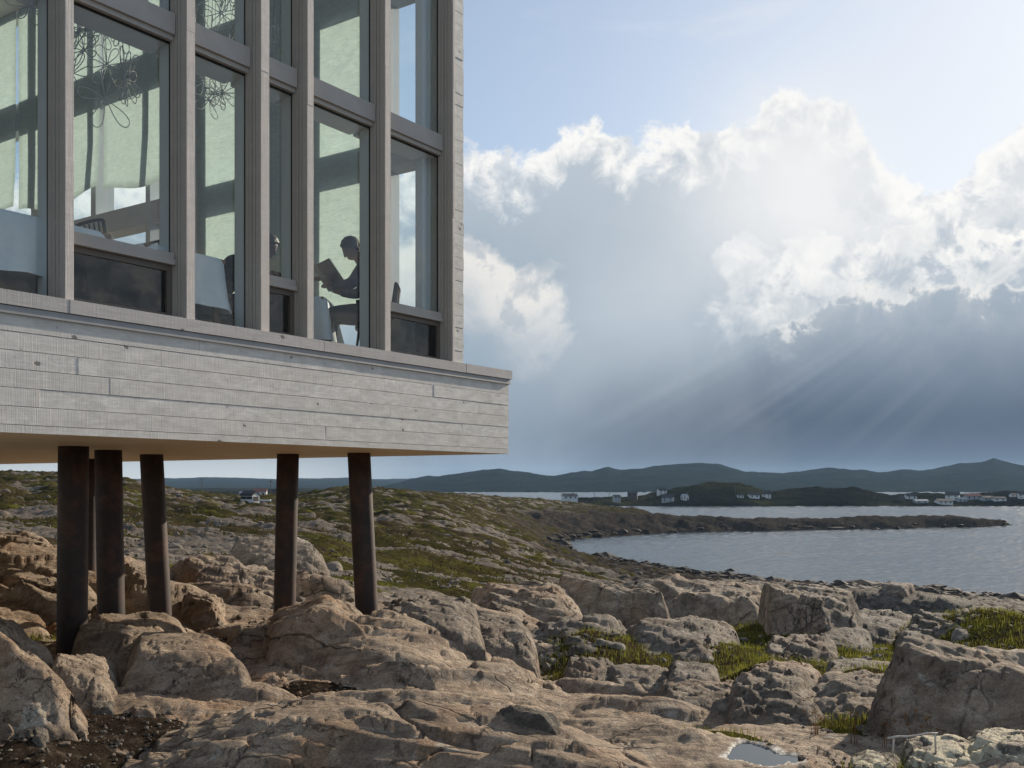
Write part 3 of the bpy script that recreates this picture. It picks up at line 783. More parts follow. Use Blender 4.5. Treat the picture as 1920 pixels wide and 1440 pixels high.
for bx, by, rx, ry, k in PEAT:
    x0, d0 = near_xy(bx, by)
    wx = rx * d0 / F; wy = max(0.25, ry * d0 * d0 / F / 1.9)
    gsn = np.exp(-((X - x0) / wx) ** 2 - ((Y - d0) / wy) ** 2)
    soil_h = soil_h + k * gsn; peat = np.maximum(peat, sst(gsn, 0.15, 0.5))
soil_h = soil_h - 0.30 * sst(UG, 0.02, 0.10) * sst(LG, math.log(45), math.log(80)) * (1 - sst(LG, math.log(230), math.log(300)))
soil_d = soil_h - rock_h
soil = sst(soil_d / (0.05 + 0.14 * far + 0.22 * vfar), -0.25, 0.55)
GZ = np.maximum(rock_h, soil_h) * 1.0
GZ = np.where(soil > 0, np.maximum(rock_h, soil_h), rock_h)
# rain pools lying in shallow basins of the slab
POOLS = [(1421, 1412, 56, 21, 3), (500, 1344, 22, 5, 8)]
crust = np.zeros_like(MAC); pool_objs = []
for px_, py_, rx, ry, sd in POOLS:
    j = int(round((((px_ - CXP) / F) - U0) / (U1 - U0) * (NC - 1)))
    rows = HY - GZ[:, j] / DG[:, j] * F
    k = int(np.argmax(rows <= py_)); d0 = float(DG[k, j]); x0 = (px_ - CXP) / F * d0
    wx = rx * d0 / F; wy = ry * d0 * d0 / F / abs(GZ[k, j])
    dx, dy = (X - x0) / wx, (Y - d0) / wy
    rr = np.hypot(dx, dy) + 0.75 * fbm2(dx * 0.9 + sd, dy * 0.9, 4, 300 + sd)
    inside = rr < 1.0
    zp = float(np.median(GZ[rr < 1.15])) if (rr < 1.15).any() else float(GZ[k, j])
    w = sst(rr, 1.0, 2.2)
    GZ = np.where(rr < 2.2, GZ * w + (1 - w) * (zp + 0.012 * sst(rr, 0.99, 1.02) + 0.02 * np.clip(rr - 1.0, 0, 1) - 0.04 * (1 - sst(rr, 0.6, 1.0))), GZ)
    soil = np.where(rr < 1.8, 0, soil)
    if sd == 3:
        crust = np.maximum(crust, sst(rr, 0.92, 1.0) * (1 - sst(rr, 1.05, 1.22)))
    pool_objs.append((x0, d0, wx, wy, zp, sd))
warm = np.clip(0.92 * (1 - sst(LG, math.log(10.5), math.log(24))) + 0.20 - 0.62 * sst(UG, 0.02, 0.22) * sst(LG, math.log(6.5), math.log(9)) + 0.30 * sst(-UG, 0.25, 0.42) * (1 - sst(LG, math.log(16), math.log(30))), 0.04, 1)
shore = np.maximum(sst(-GZ + fbm2(X * 0.05, Y * 0.05, 3, 900) * 1.5, 5.0, 9.0), 0.50 * sst(LG, math.log(16), math.log(50)))
ground = grid_mesh('ground', XG, DG, GZ, {'soil': soil, 'warm': warm, 'crust': crust, 'shore': shore, 'peat': peat}, M['ground'])
tag(ground, 'jointed bedrock shore with turf in its hollows', 'ground', kind='structure')
def gz(x, y):
    u = x / y; l = math.log(y)
    j = min(max((u - U0) / (U1 - U0) * (NC - 1), 0), NC - 2); i = min(max((l - ld[0]) / (ld[-1] - ld[0]) * (NR - 1), 0), NR - 2)
    a, b = int(i), int(j); s, t = i - a, j - b
    return float(GZ[a, b] * (1 - s) * (1 - t) + GZ[a, b + 1] * (1 - s) * t + GZ[a + 1, b] * s * (1 - t) + GZ[a + 1, b + 1] * s * t)
def hit(x, y):
    """point of the finished ground seen through a photo pixel"""
    j = int(np.clip(round((((x - CXP) / F) - U0) / (U1 - U0) * (NC - 1)), 0, NC - 1))
    rows = HY - GZ[:, j] / DG[:, j] * F
    k = int(np.argmax(rows <= y)); D = float(DG[k, j])
    return Vector(((x - CXP) / F * D, D, float(GZ[k, j])))
for x0, d0, wx, wy, zp, sd in pool_objs:
    n = 48; pts = []
    for i in range(n):
        a = 2 * math.pi * i / n; ca, sa = math.cos(a), math.sin(a)
        r = 1.25
        pts.append((x0 + wx * ca * r, d0 + wy * sa * r, zp + 0.004))
    me = bpy.data.meshes.new('puddle'); me.from_pydata(pts, [], [tuple(range(n))]); me.update()
    o = link('puddle', me, M['puddle'])
    tag(o, 'bright rain pool with a pale crusted rim on the flat slab' if sd == 3 else 'narrow rain pool in a cleft of the tan whaleback rock', 'puddle', kind='structure')

# ------------------------------------------------------------------ sea, far hills, village headland
def sheet(name, x0, x1, y0, y1, z, mat, kind, label):
    me = bpy.data.meshes.new(name); me.from_pydata([(x0, y0, z), (x1, y0, z), (x1, y1, z), (x0, y1, z)], [], [(0, 1, 2, 3)]); me.update()
    return tag(link(name, me, M[mat]), label, name, kind=kind)
sl = np.exp(np.arange(math.log(62), math.log(3000), 0.0062)); su = np.linspace(-0.22, 0.80, 330)
SU, SD = np.meshgrid(su, sl)
rowi = np.arange(len(sl))[:, None] * np.ones((1, len(su))); coli = np.arange(len(su))[None, :] * np.ones((len(sl), 1))
amp = SD * 0.0062 * 0.30 * (0.75 + 0.5 * fbm2(SU * 9, np.log(SD) * 14, 3, 960))
SZ = SEA + amp * (0.5 * noise2(coli * 0.31 + rowi * 0.05, rowi * 0.42, 950) + 0.9 * noise2(coli * 0.8, rowi * 0.9 + coli * 0.1, 951))
tag(grid_mesh('sea', SU * SD, SD, SZ, {}, M['sea']), 'rippled grey bay reflecting the bright clouds', 'sea', kind='structure')
sheet('deep_water', -4500, 5500, 50, 7000, SEA - 2.6, 'sea', 'structure', 'deep water under the bay and out to the horizon')

def skyline(pts, xs):
    return np.interp(xs, [p[0] for p in pts], [p[1] for p in pts])
def ridge_land(name, sky, Dfront, Dcrest, Dback, xr, nc, nr, mat, label, amp, front_y=None, freq=0.006):
    xs = np.linspace(xr[0], xr[1], nc); us = (xs - CXP) / F
    t = np.linspace(0, 1, nr)
    ys = skyline(sky, xs)
    zc = (HY - ys) / F * Dcrest
    U, T = np.meshgrid(us, t); ZC = np.broadcast_to(zc, U.shape)
    tc = (Dcrest - Dfront) / (Dback - Dfront)
    D = Dfront + (Dback - Dfront) * T
    prof = np.where(T < tc, np.clip(T / tc, 0, 1) ** (0.5 if amp < 3 else 0.8), 1 - sst((T - tc) / (1 - tc), 0, 1.1) * 0.9)
    XX = U * D
    nz = fbm2(XX * freq, D * freq, 5, 401, 0.55) * amp
    Z = SEA - 2.0 + (ZC - SEA + 2.0) * np.clip(prof + 0.10 * noise2(XX * freq * 0.7, D * freq * 0.7, 5) * np.sin(np.clip(T / tc, 0, 1) * 3.14), 0, 1.05) + nz * np.clip(prof, 0, 1)
    o = grid_mesh(name, XX, D, Z, {}, M[mat])
    tag(o, label, 'hills', kind='structure')
    return o, XX, D, Z
FAR_L = [(-900, 890), (-200, 896), (0, 899), (200, 897), (330, 897), (380, 894), (430, 896), (520, 899), (560, 897), (650, 896), (720, 899), (800, 897), (900, 893), (1000, 895), (1300, 897), (1900, 900), (2600, 900)]
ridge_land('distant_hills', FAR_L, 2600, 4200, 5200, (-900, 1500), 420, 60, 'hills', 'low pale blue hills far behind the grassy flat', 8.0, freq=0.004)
NEAR_R = [(560, 935), (700, 918), (760, 903), (800, 896), (850, 890), (935, 881), (990, 885), (1040, 889), (1060, 887), (1095, 884), (1110, 886), (1140, 876), (1165, 881), (1200, 877), (1230, 872), (1300, 869.5), (1345, 871), (1400, 884), (1450, 884), (1500, 886), (1560, 880), (1620, 880), (1650, 885), (1690, 879), (1720, 884), (1760, 879), (1800, 871), (1840, 870), (1862, 864), (1900, 875), (1960, 878), (2200, 872), (2600, 868)]
ridge_land('island_hills', NEAR_R, 1740, 2350, 3000, (560, 2600), 700, 90, 'hills', 'hills on the far shore of the bay, cloud shadow in their dark colour', 9.0, freq=0.007)
HEAD = [(985, 951), (1030, 947), (1045, 941), (1070, 937), (1120, 933), (1170, 934), (1200, 929), (1225, 926), (1250, 922), (1275, 915), (1300, 909), (1340, 905.5), (1385, 906), (1410, 911), (1425, 918), (1445, 922), (1460, 919), (1500, 917), (1535, 913), (1570, 915), (1600, 914), (1625, 918), (1640, 925), (1670, 928), (1700, 927), (1740, 924), (1765, 926), (1785, 931), (1805, 930), (1830, 926), (1855, 922), (1880, 920), (1910, 923), (2000, 922), (2200, 918), (2500, 925)]
_, HX, HD, HZ = ridge_land('headland', HEAD, 672, 735, 830, (985, 2500), 800, 70, 'headland', 'rocky headland with a fishing village along its shore', 2.4, freq=0.05)
# valley floor behind the grassy flat on the left
vx = np.linspace(-900, 760, 160); vt = np.linspace(0, 1, 40)
VU, VT = np.meshgrid((vx - CXP) / F, vt); VD = 480 + VT * 2300
VZ = -8.0 - 3.0 * VT + fbm2(VU * VD * 0.01, VD * 0.01, 4, 501) * 4.0 - 9 * sst(VU, -0.20, -0.12)
o = grid_mesh('valley', VU * VD, VD, VZ, {}, M['headland']); tag(o, 'hazy green valley floor before the distant hills', 'land', kind='structure')

# ------------------------------------------------------------------ the inn: local x runs along the long front from its far corner, local y points out of the front
TH = math.atan((2265.0 - CXP) / F)
ZS = 0.35
CD = ZS * F / (HY - 851.3); CX0 = (953.5 - CXP) / F * CD
INN = empty('inn_building', (CX0, CD, 0), math.atan2(-math.cos(TH), -math.sin(TH)))
tag(INN, 'whitewashed timber inn with tall windows raised on dark steel stilts', 'building')
def t_of(x, w=0.0):
    """position along the front of the sight line through photo column x, at depth w"""
    u = (x - CXP) / F
    cx = CX0 + math.cos(TH) * w; cy = CD - math.sin(TH) * w
    return (cx - u * cy) / (math.sin(TH) - u * math.cos(TH))
def inn_world(t, w, z):
    return Vector((CX0 - math.sin(TH) * t + math.cos(TH) * w, CD - math.cos(TH) * t - math.sin(TH) * w, z))
def bx(name, mat, parent, a, b):
    """one box whose origin sits at its own corner so that the grain starts afresh on every piece"""
    lo = [min(p, q) for p, q in zip(a, b)]; hi = [max(p, q) for p, q in zip(a, b)]
    o = MB().box((0, 0, 0), [h - l for h, l in zip(hi, lo)]).build(name, M[mat], parent)
    o.location = lo
    return o
def part(name, parent):
    o = bpy.data.objects.new(name, None); COL.objects.link(o); o.parent = parent; o.empty_display_size = 0.1
    return o
TL, WD, ZTOP = 11.5, 13.0, 7.4               # length of the front, width of the block, height of the roof
pr = random.Random(5)
# parapet: staggered boards over a dark backing
ROWS = [0.350, 0.408, 0.5366, 0.6652, 0.7938, 0.9224, 1.051, 1.175]
clad = part('parapet_cladding', INN)
bx('backing', 'gasket', clad, (0.005, -0.30, 0.356), (TL, -0.026, 1.17))
JO = {0: [1.0], 1: [1.7], 2: [0.9], 3: [2.1], 4: [0.6], 5: [1.4], 6: [2.6]}
for r in range(7):
    t = 0.0; first = True
    while t < TL:
        ln = JO[r][0] if first else pr.uniform(1.3, 3.3)
        first = False
        t1 = min(TL, t + ln); off = pr.uniform(-0.001, 0.005)
        o = bx('plank', 'white_wood', clad, (t + 0.0015, -0.024, ROWS[r] + 0.0018 + pr.uniform(0, 0.001)), (t1 - 0.0015, off, ROWS[r + 1] - 0.0016))
        o.rotation_euler = (pr.uniform(-0.012, 0.004), 0, 0)
        t = t1
# end face boards of the parapet
for r in range(7):
    bx('plank', 'white_wood', clad, (-0.018, -0.02 - 2.2, ROWS[r] + 0.002), (0.004, -0.026, ROWS[r + 1] - 0.002))
    bx('plank', 'white_wood', clad, (-0.018, -2.224 - 10.4, ROWS[r] + 0.002), (0.003, -2.224, ROWS[r + 1] - 0.002))
# drip flashing and cap boards
fl = part('cap_trim', INN)
bx('flashing', 'flashing', fl, (-0.01, -0.02, 1.188), (TL, 0.016, 1.224))
bx('flashing', 'flashing', fl, (-0.012, -0.02, 1.170), (TL, 0.026, 1.186))
tt = [-0.035, 0.86, 3.05, 5.6, 8.2, TL]
for a, b in zip(tt[:-1], tt[1:]):
    bx('cap_board', 'trim_wood', fl, (a + 0.002, -0.31, 1.229), (b - 0.002, 0.030 + pr.uniform(-0.002, 0.002), 1.329))
# deck of the building
so = part('soffit_deck', INN)
NP = 9
for i in range(NP):
    y1 = -0.030 - i * (WD - 0.06) / NP; y0 = -0.030 - (i + 1) * (WD - 0.06) / NP
    bx('soffit_panel', 'soffit', so, (0.012, y0 + 0.003, ZS + 0.004 + 0.0006 * (i % 3)), (TL, y1 - 0.003, ZS + 0.03))
bx('floor_deck', 'interior_white', so, (0.02, -WD + 0.03, ZS + 0.035), (TL, -0.31, 1.19))
bx('floor_boards', 'floor_wood', so, (0.03, -WD + 0.02, 1.195), (TL - 0.02, -0.312, 1.222))
# far long side (faces away)
bx('rear_wall', 'white_wood', INN, (0.0, -WD, ZS), (TL, -WD + 0.025, ZTOP))
bx('end_wall', 'interior_white', INN, (TL - 0.2, -WD + 0.03, 1.24), (TL - 0.002, -0.32, ZTOP - 0.2))
bx('roof', 'white_wood', INN, (0.86, -WD - 0.02, ZTOP), (TL + 0.05, 0.02, ZTOP + 0.35))
bx('ceiling', 'interior_white', INN, (0.9, -WD + 0.05, ZTOP - 0.06), (TL - 0.03, -0.33, ZTOP - 0.006))
# ---- window front
FR = [(122, 138), (350, 365), (490, 505), (577, 588), (722, 732), (848, 869)]     # the rough front faces of the uprights, photo columns
ups = []
for k, (xa, xb) in enumerate(FR):
    ups.append((t_of(xb), t_of(xa)))
TE = ups[-1][0]                                                  # end of the upper storeys
pit = ups[0][0] - ups[1][0]
more_ups = [(ups[0][0] + 1.15, ups[0][1] + 1.15), (ups[0][0] + 1.9, ups[0][1] + 1.9), (ups[0][0] + 3.2, ups[0][1] + 3.2), (ups[0][0] + 4.3, ups[0][1] + 4.3)]
UPR = sorted(more_ups + ups[:5] )                                # from the far end towards the near end
Z0, ZT0, ZT1, ZU = 1.331, 3.64, 3.81, ZTOP - 0.02
GL = -0.185                                                      # plane of the glass
pier = part('corner_pier', INN)
ta, tb = ups[5]
bx('pier_core', 'frame_paint', pier, (ta + 0.028, -0.30, Z0), (tb - 0.002, -0.026, ZU))
z = Z0; k = 0
while z < ZU:
    z1 = min(z + 0.1286, ZU); off = pr.uniform(-0.003, 0.004)
    bx('plank', 'white_wood', pier, (ta + pr.uniform(-0.004, 0.004), -0.024, z + 0.0015), (tb - 0.040 + pr.uniform(-0.001, 0.001), off, z1 - 0.0015))
    z = z1
for a, b in ((Z0, 2.9), (2.902, 5.4), (5.402, ZU)):
    bx('corner_board', 'mullion_wood', pier, (tb - 0.037, -0.03, a), (tb + pr.uniform(-0.003, 0.003), 0.007 + pr.uniform(0, 0.006), b - 0.002))
z = Z0; 
while z < ZU:                                                    # return of the cladding round the corner
    z1 = min(z + 0.1286, ZU)
    bx('plank', 'white_wood', pier, (ta - 0.002, -0.42, z + 0.0015), (ta + 0.022, -0.026, z1 - 0.0015))
    z = z1
def jamb_profile(parent, tb_, z0, z1, sgn=1):
    """stepped painted frame on the side of an upright"""
    steps = [(0.0, 0.004, 'frame_paint', -0.066, -0.004), (0.0, 0.010, 'frame_paint', -0.100, -0.070), (0.0, 0.004, 'frame_paint', -0.106, -0.101), (0.0, 0.018, 'frame_paint', -0.140, -0.108), (0.0, 0.026, 'frame_paint', -0.176, -0.142)]
    for a, b, mt, y0, y1 in steps:
        bx('frame_strip', mt, parent, (tb_ + sgn * a, y0, z0), (tb_ + sgn * b, y1, z1))
    bx('gasket', 'gasket', parent, (tb_ + sgn * 0.0, -0.198, z0), (tb_ + sgn * 0.022, -0.178, z1))
for i, (a, b) in enumerate(UPR):
    mu = part('mullion', INN)
    bx('mullion_core', 'frame_paint', mu, (a + 0.002, -0.33, Z0), (b - 0.002, -0.022, ZU))
    hs = [Z0, pr.uniform(3.2, 4.6), ZU]
    for h0, h1 in zip(hs[:-1], hs[1:]):
        bx('face_board', 'mullion_wood', mu, (a + pr.uniform(-.002, .002), -0.020, h0), (b + pr.uniform(-.002, .002), pr.uniform(-0.002, 0.004), h1 - 0.002))
    jamb_profile(mu, b, Z0, ZU)
    jamb_profile(mu, a, Z0, ZU, -1)
    bx('inner_post', 'inner_post', mu, (a - 0.015, -0.335, Z0 - 0.09), (b + 0.012, -0.20, ZU))
cp = part('mullion', INN)
jamb_profile(cp, tb, Z0, ZU)
bx('inner_post', 'inner_post', cp, (tb - 0.05, -0.335, Z0 - 0.09), (tb + 0.012, -0.302, ZU))
# bays between the uprights, far to near; alternate bays have a low awning sash
edges = [ups[5][1]] + [v for a, b in UPR for v in (a, b)] + [TL - 0.21]
bays = list(zip(edges[0::2], edges[1::2]))
for i, (a, b) in enumerate(bays):
    wd = part('window', INN)
    a2, b2 = a + 0.027, b - 0.027
    awning = (i % 2 == 0)
    # main transom: painted face, lip below, deep beam inside
    bx('transom', 'frame_paint', wd, (a2, -0.178, ZT0), (b2, -0.108, ZT1))
    bx('transom_lip', 'frame_paint', wd, (a2, -0.178, ZT0 - 0.042), (b2, -0.135, ZT0 - 0.002))
    bx('gasket', 'gasket', wd, (a2, -0.20, ZT0 - 0.055), (b2, -0.180, ZT1 + 0.012))
    bx('inner_beam', 'inner_post', wd, (a - 0.01, -0.50, ZT0 - 0.045), (b + 0.01, -0.205, ZT1 + 0.03))
    zl = Z0
    if awning:
        bx('low_rail', 'frame_paint', wd, (a2, -0.178, 1.815), (b2, -0.118, 1.868))
        bx('low_rail', 'frame_paint', wd, (a2, -0.178, 1.772), (b2, -0.104, 1.812))
        bx('gasket', 'gasket', wd, (a2, -0.20, 1.776), (b2, -0.180, 1.866))
        bx('inner_rail', 'inner_post', wd, (a, -0.30, 1.772), (b, -0.202, 1.862))
        sash = part('awning_sash', wd) if False else wd
        bx('sash_frame', 'frame_dark', wd, (a2, -0.176, 1.722), (b2, -0.146, 1.768))
        bx('sash_frame', 'frame_dark', wd, (a2, -0.176, Z0), (a2 + 0.05, -0.146, 1.720))
        bx('sash_frame', 'frame_dark', wd, (b2 - 0.05, -0.176, Z0), (b2, -0.146, 1.720))
        bx('sash_frame', 'frame_dark', wd, (a2 + 0.052, -0.176, Z0), (b2 - 0.052, -0.146, Z0 + 0.05))
        bx('glass_pane', 'window_glass', wd, (a2 + 0.045, -0.166, Z0 + 0.045), (b2 - 0.045, -0.160, 1.728))
        bx('insect_screen', 'insect_screen', wd, (a2 + 0.01, -0.182, Z0 + 0.01), (b2 - 0.01, -0.181, 1.765))
        zl = 1.868
    for z0, z1 in ((zl, ZT0 - 0.044), (ZT1, 6.25), (6.42, ZU - 0.1)):
        bx('glass_pane', 'window_glass', wd, (a2 - 0.004, GL - 0.004, z0 - 0.004), (b2 + 0.004, GL + 0.004, z1 + 0.004))
    bx('transom', 'frame_paint', wd, (a2, -0.178, 6.25), (b2, -0.108, 6.42))
# ---- gable end with its own tall windows (local x = TE is its outer face); its inner face is seen through the front
EN = part('gable_end', INN)
EP = [(0.30, 0.44), (0.93, 1.12), (1.88, 2.36), (2.50, 2.86), (3.95, 4.40), (5.16, 5.26), (6.42, 6.54), (7.9, 8.1), (9.4, 9.8), (11.0, 11.4), (12.3, WD - 0.03)]
TI = TE + 0.30
bx('corner_post', 'inner_post', EN, (TE + 0.026, -0.30, 1.24), (TI, -0.302 - 0.002, ZU)) if False else None
for i, (s0, s1) in enumerate(EP):
    bx('gable_post', 'inner_post', EN, (TE, -s1, 1.19), (TI, -s0 - 0.002 if i else -0.336, ZU))
for s0, s1 in ((0.44, WD - 0.03),):
    bx('gable_beam', 'inner_post', EN, (TE + 0.01, -s1, 3.58), (TI - 0.01, -s0, 3.88))
    bx('gable_beam', 'inner_post', EN, (TE + 0.01, -s1, 5.50), (TI - 0.01, -s0, 5.92))
    bx('gable_sill', 'inner_post', EN, (TE + 0.01, -s1, 1.19), (TI - 0.02, -s0, 1.36))
for (a0, a1), (b0, b1) in zip(EP[:-1], EP[1:]):
    for z0, z1 in ((1.37, 3.57), (3.89, 5.49), (5.93, ZU - 0.02)):
        bx('glass_pane', 'window_glass', EN, (TE + 0.10, -b0 + 0.003, z0), (TE + 0.106, -a1 - 0.003, z1))
    if a1 > 4.3:
        bx('gable_rail', 'inner_post', EN, (TE + 0.05, -b0 + 0.002, 2.30), (TI - 0.04, -a1 - 0.002, 2.42))
# ---- stilts: thick rusty steel tubes leaning a little
STILTS = [((138, 838), (135, 1200), 0.276), ((203, 845), (209, 1175), 0.276), ((284, 853), (300, 1150), 0.272), ((540, 852), (533, 1165), 0.258), ((673, 850), (688, 1150), 0.262), ((166, 861), (163, 1140), 0.27)]
WINV = Matrix.Translation(INN.location) @ Matrix.Rotation(INN.rotation_euler.z, 4, 'Z')
WINV = WINV.inverted()
for (xt, yt), (xb, yb), dia in STILTS:
    D = ZS * F / (HY - yt)
    top = P(xt, yt, D); zb = -(yb - HY) / F * D
    bot = Vector(((xb - CXP) / F * D, D, zb))
    ax = (bot - top); bot = top + ax * 1.35
    top = top - ax * 0.01
    n = 28; mb = MB()
    mb.tube([WINV @ top.lerp(bot, i / 6) for i in range(7)], dia / 2, 40)
    mb.build('stilt', M['weathered_steel'], INN, True)

# ------------------------------------------------------------------ furnishings of the dining room
FZ = 1.222
IROT = INN.rotation_euler.z
def shade(name, s0, s1, z0, z1, label, droop=0.0):
    """translucent fabric panel hung inside the gable glazing"""
    nx, nz = 14, 30; V = []; Fc = []
    for j in range(nz + 1):
        q = j / nz; z = z1 + (z0 - z1) * q
        for i in range(nx + 1):
            p = i / nx
            sag = droop * (math.sin(math.pi * p) ** 2) * max(0, (q - 0.7) / 0.3) ** 1.5
            dep = 0.012 * math.sin(p * 9 + q * 2) * (0.3 + q) + (0.35 * droop * max(0, (q - 0.8) / 0.2) * (0.6 + 0.4 * math.sin(p * 5)))
            V.append((TI + 0.03 + dep, -(s0 + (s1 - s0) * p), z - sag))
    for j in range(nz):
        for i in range(nx):
            k = j * (nx + 1) + i; Fc.append((k, k + 1, k + nx + 2, k + nx + 1))
    V = [tuple(WI @ Vector(v)) for v in V]
    me = bpy.data.meshes.new(name); me.from_pydata(V, [], Fc); me.update()
    o = link(name, me, M['shade_fabric'], None, True)
    sm = o.modifiers.new('thickness', 'SOLIDIFY'); sm.thickness = 0.0015
    tag(o, label, 'shade', 'fabric window shades in the dining room')
    return o
WI = WINV.inverted()
shade('window_shade', 1.13, 2.44, 1.85, ZU, 'pale fabric shade hanging behind the reading man')
shade('window_shade', 2.50, 4.15, 1.75, ZU, 'pale fabric shade behind the hunched dark-clad diner')
shade('window_shade', 4.22, 6.20, 4.20, ZU, 'billowing fabric shade with a sagging hem behind the wire flower lamp', 0.14)
shade('window_shade', 6.26, 8.40, 4.25, ZU, 'wide sagging fabric shade in the leftmost bay of the front', 0.18)
shade('window_shade', 8.46, 10.9, 4.30, ZU, 'sagging fabric shade deepest in the room at the picture edge', 0.16)

def iw(t, w, z): return inn_world(t, w, z)
def WLOC(x, D):
    q = WINV @ Vector(((x - CXP) / F * D, D, 0)); return q.x, q.y
def dining_table(t, w, label, clabel, half=(0.40, 0.42), rz=0.0):
    p = iw(t, w, FZ); T = empty('dining_table', p, IROT + rz)
    tag(T, label, 'table', 'tables along the window front')
    MB().box((-half[0], -half[1], 0.70), (half[0], half[1], 0.735)).build('table_top', M['table_wood'], T)
    for sx in (-1, 1):
        for sy in (-1, 1):
            MB().tube([(sx * (half[0] - .06), sy * (half[1] - .06), 0.0), (sx * (half[0] - .06), sy * (half[1] - .06), 0.70)], 0.025, 8, r1=0.032).build('leg', M['table_wood'], T, True)
    # cloth: flat top, softly pleated skirt
    n = 96; V = []; Fc = []
    def ring(z, grow, wav, ph):
        for i in range(n):
            a = 2 * math.pi * i / n; c, s = math.cos(a), math.sin(a)
            m_ = max(abs(c), abs(s)); q = 1 / m_
            rr = (abs(c * q) ** 8 + abs(s * q) ** 8) ** (-1 / 8)
            hx, hy = half[0] + 0.012 + grow, half[1] + 0.012 + grow
            wv = wav * math.sin(a * 9 + ph) + wav * 0.7 * math.sin(a * 17 + ph * 2)
            corner = 0.045 * grow / 0.05 * (abs(c * s) * 2) ** 3 if grow else 0
            V.append((c * q * rr * (hx + wv + corner), s * q * rr * (hy + wv + corner), z - (0.03 * (abs(c * s) * 2) ** 4 if z < 0.6 else 0)))
    lv = [(0.738, -0.02, 0, 0), (0.736, 0.0, 0, 0), (0.70, 0.008, 0.002, 1), (0.58, 0.018, 0.008, 1.2), (0.44, 0.03, 0.014, 1.5), (0.30, 0.045, 0.020, 1.7)]
    for q in lv: ring(*q)
    Fc.append(tuple(range(n)))
    for j in range(len(lv) - 1):
        for i in range(n):
            i2 = (i + 1) % n; Fc.append((j * n + i, j * n + i2, (j + 1) * n + i2, (j + 1) * n + i)[::-1])
    me = bpy.data.meshes.new('tablecloth'); me.from_pydata(V, [], Fc); me.update()
    c = link('tablecloth', me, M['linen'], None, True); c.location = p; c.rotation_euler = (0, 0, IROT + rz)
    tag(c, clabel, 'tablecloth', 'white cloths on the window tables')
    return T
dining_table(*WLOC(566, 10.95), 'small dining table between the reading man and the hunched diner', 'white cloth hanging beside the reading man\'s knees', (0.30, 0.36), -IROT)
dining_table(t_of(296, -0.70), -0.70, 'dining table under a cloth behind the hunched diner\'s chair', 'white cloth with a folded corner behind the hunched diner', (0.40, 0.40))
dining_table(t_of(10, -0.75), -0.75, 'large dining table in the leftmost bay', 'white cloth filling the foot of the leftmost bay', (0.60, 0.45))

def chair(t, w, rz, label):
    C = empty('dining_chair', iw(t, w, FZ), IROT + rz)            # faces local +x
    tag(C, label, 'chair', 'black dining chairs')
    V = []; 
    mb = MB(); n = 24; poly = []
    for i in range(n):
        a = 2 * math.pi * i / n; c, s = math.cos(a), math.sin(a)
        poly.append((0.21 * math.copysign(abs(c) ** 0.6, c), 0.22 * math.copysign(abs(s) ** 0.6, s)))
    mb.prism(poly, 0.43, 0.465); mb.build('seat', M['chair_black'], C)
    for sx in (-1, 1):
        for sy in (-1, 1):
            MB().tube([(sx * 0.15, sy * 0.16, 0.432), (sx * 0.20, sy * 0.21, 0.0)], 0.016, 8, r1=0.012).build('leg', M['chair_black'], C, True)
    MB().tube([(0.17, -0.185, 0.22), (0.17, 0.185, 0.22)], 0.010, 6).build('stretcher', M['chair_black'], C, True)
    pts = [(-0.17 - 0.07 * 1, 0.20 * math.sin(a), 0.90 + 0.02 * math.cos(a)) for a in np.linspace(-math.pi / 2, math.pi / 2, 11)]
    pts = [(-0.17, -0.20, 0.46), (-0.21, -0.205, 0.70)] + pts + [(-0.21, 0.205, 0.70), (-0.17, 0.20, 0.46)]
    MB().tube(pts, 0.014, 8).build('back_frame', M['chair_black'], C, True)
    for k in range(5):
        y = -0.13 + 0.065 * k
        MB().tube([(-0.16, y * 0.85, 0.465), (-0.235, y, 0.90)], 0.007, 6).build('spindle', M['chair_black'], C, True)
    return C
def local(x, D):
    q = WINV @ Vector(((x - CXP) / F * D, D, 0)); return q.x, q.y
LEFT, RIGHT = math.pi - IROT, -IROT                              # facing across the picture
M1 = local(704, 10.95); M2 = local(402, 10.4); M3 = local(356, 11.2)
chair(*M1, LEFT, 'black spindle chair the reading man sits on')
chair(*M2, RIGHT, 'black spindle chair under the hunched diner')
chair(t_of(215, -0.75), -0.75, math.pi, 'black spindle chair seen dimly through the low screened sash')
chair(t_of(345, -0.9) + 0.55, -0.9, 0.0, 'black spindle chair standing behind the wide bay\'s low sash')

# ------------------------------------------------------------------ people
def skin_mesh(name, chains, mat, parent, root=0, sub=2, level=1):
    """chains: lists of (x, y, z, radius); points closer than 1 mm are shared"""
    V, Rr, E = [], [], []
    def idx(p):
        for i, v in enumerate(V):
            if (Vector(v) - Vector(p[:3])).length < 1e-3: return i
        V.append(tuple(p[:3])); Rr.append(p[3]); return len(V) - 1
    for ch in chains:
        q = [idx(p) for p in ch]
        E += [(a, b) for a, b in zip(q[:-1], q[1:]) if a != b]
    me = bpy.data.meshes.new(name); me.from_pydata(V, E, []); me.update(); me.materials.append(mat)
    o = bpy.data.objects.new(name, me); COL.objects.link(o); o.parent = parent
    sk = o.modifiers.new('skin', 'SKIN'); sk.use_smooth_shade = True
    for i, sv_ in enumerate(me.skin_vertices[0].data):
        r = Rr[i]; sv_.radius = r if isinstance(r, tuple) else (r, r); sv_.use_root = (i == root); sv_.use_loose = False
    ss = o.modifiers.new('smooth', 'SUBSURF'); ss.levels = level; ss.render_levels = sub
    return o
